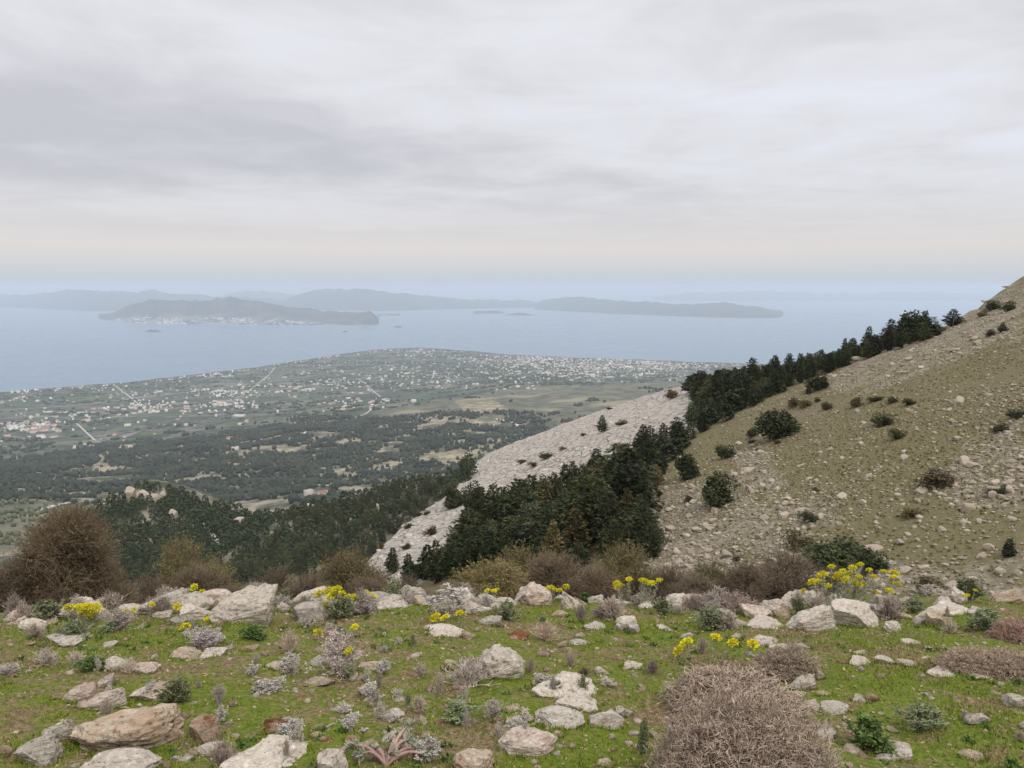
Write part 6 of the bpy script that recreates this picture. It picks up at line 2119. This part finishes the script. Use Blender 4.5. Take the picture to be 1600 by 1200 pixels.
# outcrops of rock on the hillside, one by one: centre x, foot row, width, height, label
OUTCROPS = [
    (1175, 735, 48, 26, "largest white rock outcrop above the round evergreen tree on the hillside"), (1160, 712, 34, 22, "white outcrop above the largest white outcrop on the hillside"),
    (1255, 727, 30, 14, "pale outcrop alone right of the largest white outcrop"), (1258, 798, 44, 22, "grey outcrop above the dark bush in the middle of the hillside"),
    (1290, 806, 26, 12, "pale slab right of the grey outcrop in the middle of the hillside"), (1380, 856, 66, 16, "dark edged ledge crossing the hillside above the flower clump"),
    (1520, 776, 22, 14, "white stone lowest in the stony patch near the right edge"), (1520, 760, 24, 10, "flat white stone in the stony patch near the right edge"),
    (1548, 752, 30, 10, "dark crevice stone in the stony patch near the right edge"), (1590, 736, 30, 18, "rock cut by the right edge beside the stony patch"),
    (1585, 722, 40, 12, "flat rock at the right edge above the stony patch"), (1532, 668, 18, 10, "small pale rock, left of three high on the right hillside"),
    (1512, 660, 26, 8, "flat pale rock, upper of three high on the right hillside"), (1545, 676, 16, 10, "small pale rock, right of three high on the right hillside"),
    (1040, 800, 36, 16, "white outcrop low beside the belt's right end"), (1020, 790, 28, 14, "smaller white outcrop touching the belt's right end"),
    (1290, 500 + 90, 36, 16, "pale outcrop at the top of the open hillside beside the belt"), (1350, 560, 40, 14, "pale outcrop just below the belt near the skyline"),
    (1120, 820, 24, 9, "flat white stone below the round evergreen tree"), (1100, 868, 26, 9, "flat white stone low on the hillside behind the brown bushes"),
    (1420, 560 + 20, 34, 10, "pale ledge on the upper hillside below the skyline"), (1500, 545, 40, 10, "pale ledge high on the hillside near the skyline at right"),
    (1580, 446, 30, 12, "rock on the skyline in the upper right corner of the hillside"), (1545, 470, 24, 9, "rock on the skyline left of the two olive bushes"),
    (1060, 700 + 30, 22, 10, "pale stone at the foot of the upright round tree"),
]


def build_outcrops():
    A = np.array([o[:4] for o in OUTCROPS], float)
    P = hit(A[:, 0], A[:, 1], 9.5, 420, 300)
    for i, (cx, yb, w, h, label) in enumerate(OUTCROPS):
        p = P[i]
        if np.isnan(p[0]):
            continue
        s = px_scale(p)
        k = ('block', 'slab', 'wedge', 'slab')[i % 4]
        o = link("outcrop", ROCKS[k][i % len(ROCKS[k])], M_ROCK, None, label, 'outcrop', "outcrops on the open hillside", loc=(p[0], p[1] + h * s * 0.4, float(ground(p[0], p[1] + h * s * 0.4)) - 0.05 - 0.22 * h * s), rot=(0, 0, rng.uniform(-0.5, 0.5)),
                 scale=(w * s * 0.82, max(w * s * 0.4, h * s * 0.8), h * s * 0.42))
        o.color = (0.72, 0.66, 0.57, 0.25)



build_outcrops()

# bare crags among the trees of the knoll and the slope: centre x, foot row, width, height, label
CRAGS = [(203, 778, 14, 13, "upright white crag on the very top of the knoll"), (224, 780, 20, 10, "white crag right of the upright one on the knoll top"), (241, 784, 16, 9, "low white crag at the right end of the knoll top"),
         (186, 786, 12, 9, "white crag left of the upright one on the knoll top"), (168, 797, 14, 8, "small pale crag on the knoll's left shoulder"), (255, 776, 8, 5, "tiny crag at the right shoulder of the knoll top"),
         (270, 812, 12, 12, "grey crag in the middle of the knoll's flank"), (232, 822, 14, 9, "pale crag in the trees on the knoll's front"), (300, 828, 8, 8, "small crag right on the knoll's front"),
         (400, 788, 20, 7, "white rocks on the saddle right of the knoll"), (425, 842, 8, 8, "small pale crag in the wood right of the track"), (545, 826, 8, 12, "narrow pale crag in the dark slope wood"),
         (590, 806, 5, 14, "thin streak of pale rock in the dark slope wood"), (375, 822, 18, 10, "pale crag beside the dusty track")]


def build_crags():
    A = np.array([o[:4] for o in CRAGS], float)
    P = hit(A[:, 0], A[:, 1], 60, 900, 300)
    for i, (cx, yb, w, h, label) in enumerate(CRAGS):
        p = P[i]
        if np.isnan(p[0]):
            continue
        s = px_scale(p)
        k = ('block', 'round', 'block', 'wedge')[i % 4]
        o = link("crag", ROCKS[k][i % len(ROCKS[k])], M_ROCK, None, label, 'crag', "bare crags among the woods", loc=(p[0], p[1], p[2] - 0.5), rot=(0, 0, rng.uniform(-0.6, 0.6)),
                 scale=(w * s * 1.2, max(w * s * 0.9, h * s), h * s * 1.25 + 1.5))
        o.color = (0.86, 0.81, 0.74, 0.15)


build_crags()


# ------------------------------------------------------------------ roads, tracks
def road(name, pts, width, mat, label):
    P = np.array(pts, float)
    t = np.linspace(0, len(P) - 1, 14 * len(P))
    i = np.arange(len(P))
    q = np.stack([np.interp(t, i, P[:, 0]), np.interp(t, i, P[:, 1])], 1)
    for _ in range(3):
        q[1:-1] = (q[:-2] + 2 * q[1:-1] + q[2:]) / 4
    W = hit(q[:, 0], q[:, 1], 330, 9000, 300)
    W = W[~np.isnan(W[:, 0])]
    if len(W) < 4:
        return
    T = np.gradient(W[:, :2], axis=0)
    T /= np.linalg.norm(T, axis=1, keepdims=True) + 1e-9
    N = np.stack([-T[:, 1], T[:, 0]], 1)
    V = []
    for sgn in (-1, 1):
        a = W[:, :2] + N * sgn * width / 2
        V.append(np.column_stack([a, ground(a[:, 0], a[:, 1]) + 1.3]))
    n = len(W)
    j = np.arange(n - 1)
    link(name, mesh_from(name, np.concatenate(V), np.stack([j, j + 1, n + j + 1, n + j], 1)), mat, kind='structure', label=label)


def build_roads():
    m = mat_plain("pale_road", (0.42, 0.38, 0.32), (0.55, 0.51, 0.44), 0.02, tint=False, world=True)
    road("road", [(474, 679), (475, 673), (479, 669), (482, 666), (484, 664)], 13, m, "pale stretch of winding road among the far woods")
    road("road", [(516, 760), (500, 759), (486, 757), (484, 752), (488, 745), (491, 738)], 10, m, "pale road bending through the woods in the middle distance")
    road("road", [(478, 792), (490, 780), (505, 772), (520, 774), (530, 778)], 6, m, "pale track beside the houses among the trees")
    road("road", [(323, 818), (326, 830), (335, 842), (345, 852), (356, 858)], 5, m, "dusty track on the flank of the rocky knoll")
    road("road", [(775, 655), (800, 660), (812, 667), (806, 672)], 10, m, "pale curving road beyond the pale slab")
    road("road", [(60, 802), (75, 794), (90, 790), (110, 786)], 7, m, "track through the olive grove at left")

    for pts, w, lab in (([(-20, 642), (120, 634), (260, 617), (420, 597), (560, 577), (640, 566)], 11, "pale straight road along the coastal plain"),
                        ([(20, 672), (120, 662), (230, 643), (345, 630), (430, 609), (560, 592), (680, 585), (800, 580)], 10, "pale road linking the villages of the plain"),
                        ([(345, 630), (380, 618), (420, 586), (430, 574)], 8, "pale lane running from the mid plain village to the beach"), ([(120, 662), (150, 690), (210, 705)], 7, "pale lane running from the left villages into the woods"),
                        ([(560, 592), (600, 625), (570, 648), (540, 656)], 7, "pale lane running up from the villages to the wooded foothills"), ([(230, 643), (200, 618), (180, 603)], 8, "pale lane from the left villages to the beach")):
        road("road", pts, w, m, lab)


build_roads()


# ------------------------------------------------------------------ houses of the plain
PLAIN_MARKS = [(0, 612, "the left end of the beach", "above"), (200, 600, "the beach at left", "above"), (400, 574, "the middle of the beach", "above"), (640, 546, "the cape", "above"), (860, 560, "the big town", "above"), (1060, 568, "the town's right end", "above"),
               (50, 665, "the village at far left", "above"), (230, 640, "the left villages", "above"), (340, 628, "the village in mid plain", "above"), (590, 600, "the villages under the cape", "above"), (500, 772, "the bending road", "above"), (478, 672, "the winding road stretch", "above"),
               (155, 725, "the tan clearing at left", "above"), (790, 620, "the bare hills", "above"), (400, 650, "the edge of the woods", "above"), (100, 700, "the woods at far left", "above"), (600, 640, "the wooded foothills", "above")]


def build_houses():
    m_wall, g = new_mat("house_render")
    oi = g.n('ShaderNodeObjectInfo')
    c = g.mix(1.0, (0.60, 0.565, 0.51), oi.outputs['Color'], 'MULTIPLY')
    finish(g, c, 0.8)
    m_stuff, g = new_mat("settlement_render")
    n = g.n('ShaderNodeTexWhiteNoise', {0: g.n('ShaderNodeVectorMath', {0: g.mapping(pos(g), scale=(0.02, 0.02, 0)), 1: (0, 0, 0)}, operation='FLOOR').outputs[0]}).outputs[0]
    c = g.ramp(n, [(0.0, (0.62, 0.59, 0.55)), (0.38, (0.50, 0.46, 0.40)), (0.56, (0.38, 0.31, 0.24)), (0.70, (0.30, 0.28, 0.25)), (0.86, (0.76, 0.74, 0.71))], 'CONSTANT')
    finish(g, c, 0.8)
    # centre x, centre y, spread x, spread y, count
    C = [(860, 566, 60, 5, 420), (960, 572, 70, 5, 380), (1060, 572, 50, 4, 200), (760, 560, 55, 6, 260), (690, 553, 50, 5, 150), (620, 550, 35, 4, 120), (850, 582, 55, 6, 200), (950, 585, 60, 5, 160),
         (660, 575, 80, 10, 300), (560, 580, 60, 9, 180), (590, 600, 70, 8, 260), (490, 592, 60, 9, 160), (420, 608, 45, 6, 380), (345, 630, 26, 6, 330), (230, 640, 42, 6, 330), (130, 668, 35, 4, 130), (330, 612, 30, 4, 150), (50, 668, 28, 5, 320), (120, 652, 50, 6, 100),
         (210, 608, 40, 5, 90), (330, 585, 35, 3, 60), (60, 640, 70, 9, 90), (160, 620, 90, 12, 110), (270, 660, 80, 9, 70), (400, 640, 70, 9, 80), (500, 625, 60, 8, 90), (150, 690, 80, 9, 110), (280, 690, 60, 6, 50), (560, 632, 40, 5, 50), (505, 770, 14, 5, 8), (60, 625, 60, 7, 60),
         (760, 600, 50, 6, 60), (450, 570, 40, 4, 50), (700, 585, 120, 10, 160), (880, 560, 90, 3, 160)]
    pts = np.concatenate([rng.normal((a, b), (sx, sy), (n, 2)) for a, b, sx, sy, n in C])
    line = np.interp(pts[:, 0], COAST[:, 0], COAST[:, 1])
    pts = pts[(rng.random(len(pts)) < np.clip(0.42 + 0.5 * (pts[:, 0] - 500) / 500, 0.42, 0.85)) & (pts[:, 1] > line + 1.5) & (pts[:, 0] > -60) & (pts[:, 0] < 1200)]
    shore = np.stack([rng.uniform(-60, 1180, 330), np.zeros(330)], 1)
    shore[:, 1] = np.interp(shore[:, 0], COAST[:, 0], COAST[:, 1]) + 1.5 + np.abs(rng.normal(0, 2.0, 330))
    pts = np.concatenate([pts, shore])
    P = hit(pts[:, 0], pts[:, 1], 300, 9000, 300)
    ok = ~np.isnan(P[:, 0]) & (np.hypot(P[:, 0], P[:, 1]) > 900)
    ok &= (fbm(P[:, 0] / 230, P[:, 1] / 230, 3, 91) > -0.10 + 0.16 * rng.normal(size=len(P))) | (pts[:, 0] > 780) & (pts[:, 1] < 600)
    P, pts = P[ok], pts[ok]
    r = np.hypot(P[:, 0], P[:, 1])
    n = len(P)
    w = np.exp(rng.normal(math.log(9.5), 0.5, n))
    w = np.clip(w, 6, 60) * np.where(r < 2500, 0.6, 1)
    d = w * rng.uniform(0.5, 0.95, n)
    h = np.where(w > 26, rng.uniform(4, 8, n), rng.uniform(4, 11, n))
    yaw = 0.5 + rng.normal(0, 0.35, n)
    big = np.argsort(-w / r)

    def box(w, d, h, gable):
        x, y = w / 2, d / 2
        v = [(-x, -y, -3), (x, -y, -3), (x, y, -3), (-x, y, -3), (-x, -y, h), (x, -y, h), (x, y, h), (-x, y, h)]
        f4 = [[0, 1, 5, 4], [1, 2, 6, 5], [2, 3, 7, 6], [3, 0, 4, 7]]
        return v, f4

    m_red = mat_plain("roof_tile", (0.32, 0.15, 0.10), (0.42, 0.22, 0.15), 0.2, tint=False)
    protos = []
    for w0, d0, h0, gable in ((1, 0.7, 0.5, True), (1, 0.6, 0.45, False), (1, 0.85, 0.4, False), (1, 0.5, 0.3, True)):
        x, y = w0 / 2, d0 / 2
        v = [(-x, -y, -0.2), (x, -y, -0.2), (x, y, -0.2), (-x, y, -0.2), (-x, -y, h0), (x, -y, h0), (x, y, h0), (-x, y, h0)]
        f4 = [[0, 1, 5, 4], [1, 2, 6, 5], [2, 3, 7, 6], [3, 0, 4, 7]]
        if gable:
            v += [(-x, 0, h0 + 0.22), (x, 0, h0 + 0.22)]
            me = mesh_from("house", v, [np.array(f4 + [[4, 5, 9, 8], [6, 7, 8, 9]]), np.array([[4, 8, 7], [5, 6, 9]])])
        else:
            v += [(-x * .9, -y * .9, h0), (x * .9, -y * .9, h0), (x * .9, y * .9, h0), (-x * .9, y * .9, h0), (-x * .9, -y * .9, h0 - .05), (x * .9, -y * .9, h0 - .05), (x * .9, y * .9, h0 - .05), (-x * .9, y * .9, h0 - .05)]
            me = mesh_from("house", v, [np.array(f4 + [[4, 5, 9, 8], [5, 6, 10, 9], [6, 7, 11, 10], [7, 4, 8, 11], [8, 9, 13, 12], [9, 10, 14, 13], [10, 11, 15, 14], [11, 8, 12, 15], [12, 13, 14, 15]])])
        me.materials.append(m_wall)
        if gable:
            me.materials.append(m_red)
            for q in me.polygons:
                if q.center[2] > h0 + 0.09 and len(q.vertices) == 4:
                    q.material_index = 1
        protos.append((me, gable))
    for i in big[:290]:
        me, gable = protos[rng.integers(4)]
        shed = w[i] > 26
        if shed:
            me = protos[2][0]
        o = link("house", me, None, None, "pale house", 'building', "buildings of the coastal plain", loc=P[i], rot=(0, 0, yaw[i]), scale=(w[i], w[i], h[i] * 2.0))
        j = rng.uniform(0.75, 1.05)
        o.color = (j, j * rng.uniform(0.95, 1.0), j * rng.uniform(0.9, 1.0), 1)
        later(o, "long flat shed" if shed else ("red roofed pale house" if me.materials and len(me.materials) > 1 else "flat roofed pale house"), pts[i, 0], pts[i, 1], w[i], PLAIN_MARKS)
    rest = big[290:]
    c, s = np.cos(yaw[rest])[:, None], np.sin(yaw[rest])[:, None]
    u = np.array([(-1, -1, -1), (1, -1, -1), (1, 1, -1), (-1, 1, -1), (-1, -1, 1), (1, -1, 1), (1, 1, 1), (-1, 1, 1)], float)
    X, Y = u[:, 0] * w[rest, None] / 2, u[:, 1] * d[rest, None] / 2
    Z = np.where(u[:, 2] > 0, h[rest, None], -3)
    V = np.stack([X * c - Y * s, X * s + Y * c, Z], -1) + P[rest][:, None]
    F = np.array([[0, 1, 5, 4], [1, 2, 6, 5], [2, 3, 7, 6], [3, 0, 4, 7], [4, 5, 6, 7]])
    link("town_houses", mesh_from("town_houses", V.reshape(-1, 3), (F[None] + (np.arange(len(rest)) * 8)[:, None, None]).reshape(-1, 4)), m_stuff, kind='stuff', label="thousands of small pale houses over the coastal plain")
    # the white villages along the island's shore
    q = np.concatenate([rng.normal((215, 499), (12, 2.4), (40, 2)), rng.normal((262, 499), (22, 2.6), (70, 2)), rng.normal((360, 501), (24, 1.8), (60, 2)), rng.normal((450, 501), (24, 1.8), (26, 2))])
    lo = np.interp(q[:, 0], [148, 190, 250, 340, 440, 560], [498, 503, 507, 506, 508, 508])
    q[:, 1] = np.minimum(q[:, 1], lo - 0.7)
    d = rays(q[:, 0], lo)
    r0 = SEA / d[:, 2]
    back = rng.uniform(0.002, 0.03, len(q))
    B = d * (r0 * (1 + back))[:, None]
    B[:, 2] = SEA
    # seat them on the island's flank
    isl = bpy.data.objects['island']
    dep = bpy.context.evaluated_depsgraph_get()
    VV, FF, n = [], [], 0
    for b in B:
        okh, loc, _, _ = isl.ray_cast(Vector((b[0], b[1], 3000)), Vector((0, 0, -1)))
        if not okh:
            continue
        a, hh = rng.uniform(12, 34), rng.uniform(6, 10)
        v = u * np.array([a, a * 0.6, 1]) * np.array([1, 1, hh])
        VV.append(v + np.array(loc))
        FF.append(F + n)
        n += 8
    if VV:
        link("island_houses", mesh_from("island_houses", np.concatenate(VV), np.concatenate(FF)), m_stuff, kind='stuff', label="pale villages along the shore of the island")


build_houses()


# ------------------------------------------------------------------ the hazy air over the strait
def build_haze():
    s, z0, z1 = 95000.0, SEA - 1.5, 76.0
    v = [(x, y, z) for z in (z0, z1) for x, y in ((-s, -s), (s, -s), (s, s), (-s, s))]
    f = np.array([[3, 2, 1, 0], [4, 5, 6, 7], [0, 1, 5, 4], [1, 2, 6, 5], [2, 3, 7, 6], [3, 0, 4, 7]])
    m = bpy.data.materials.new("haze_air")
    m.use_nodes = True
    g = Graph(m.node_tree)
    vol = g.n('ShaderNodeVolumePrincipled', {'Color': (0.81, 0.895, 1.0), 'Density': 6.2e-5, 'Anisotropy': 0.0})
    o = g.n('ShaderNodeOutputMaterial')
    g.t.links.new(vol.outputs[0], o.inputs['Volume'])
    link("haze", mesh_from("haze", v, f), m, kind='stuff')


build_haze()
label_repeats()
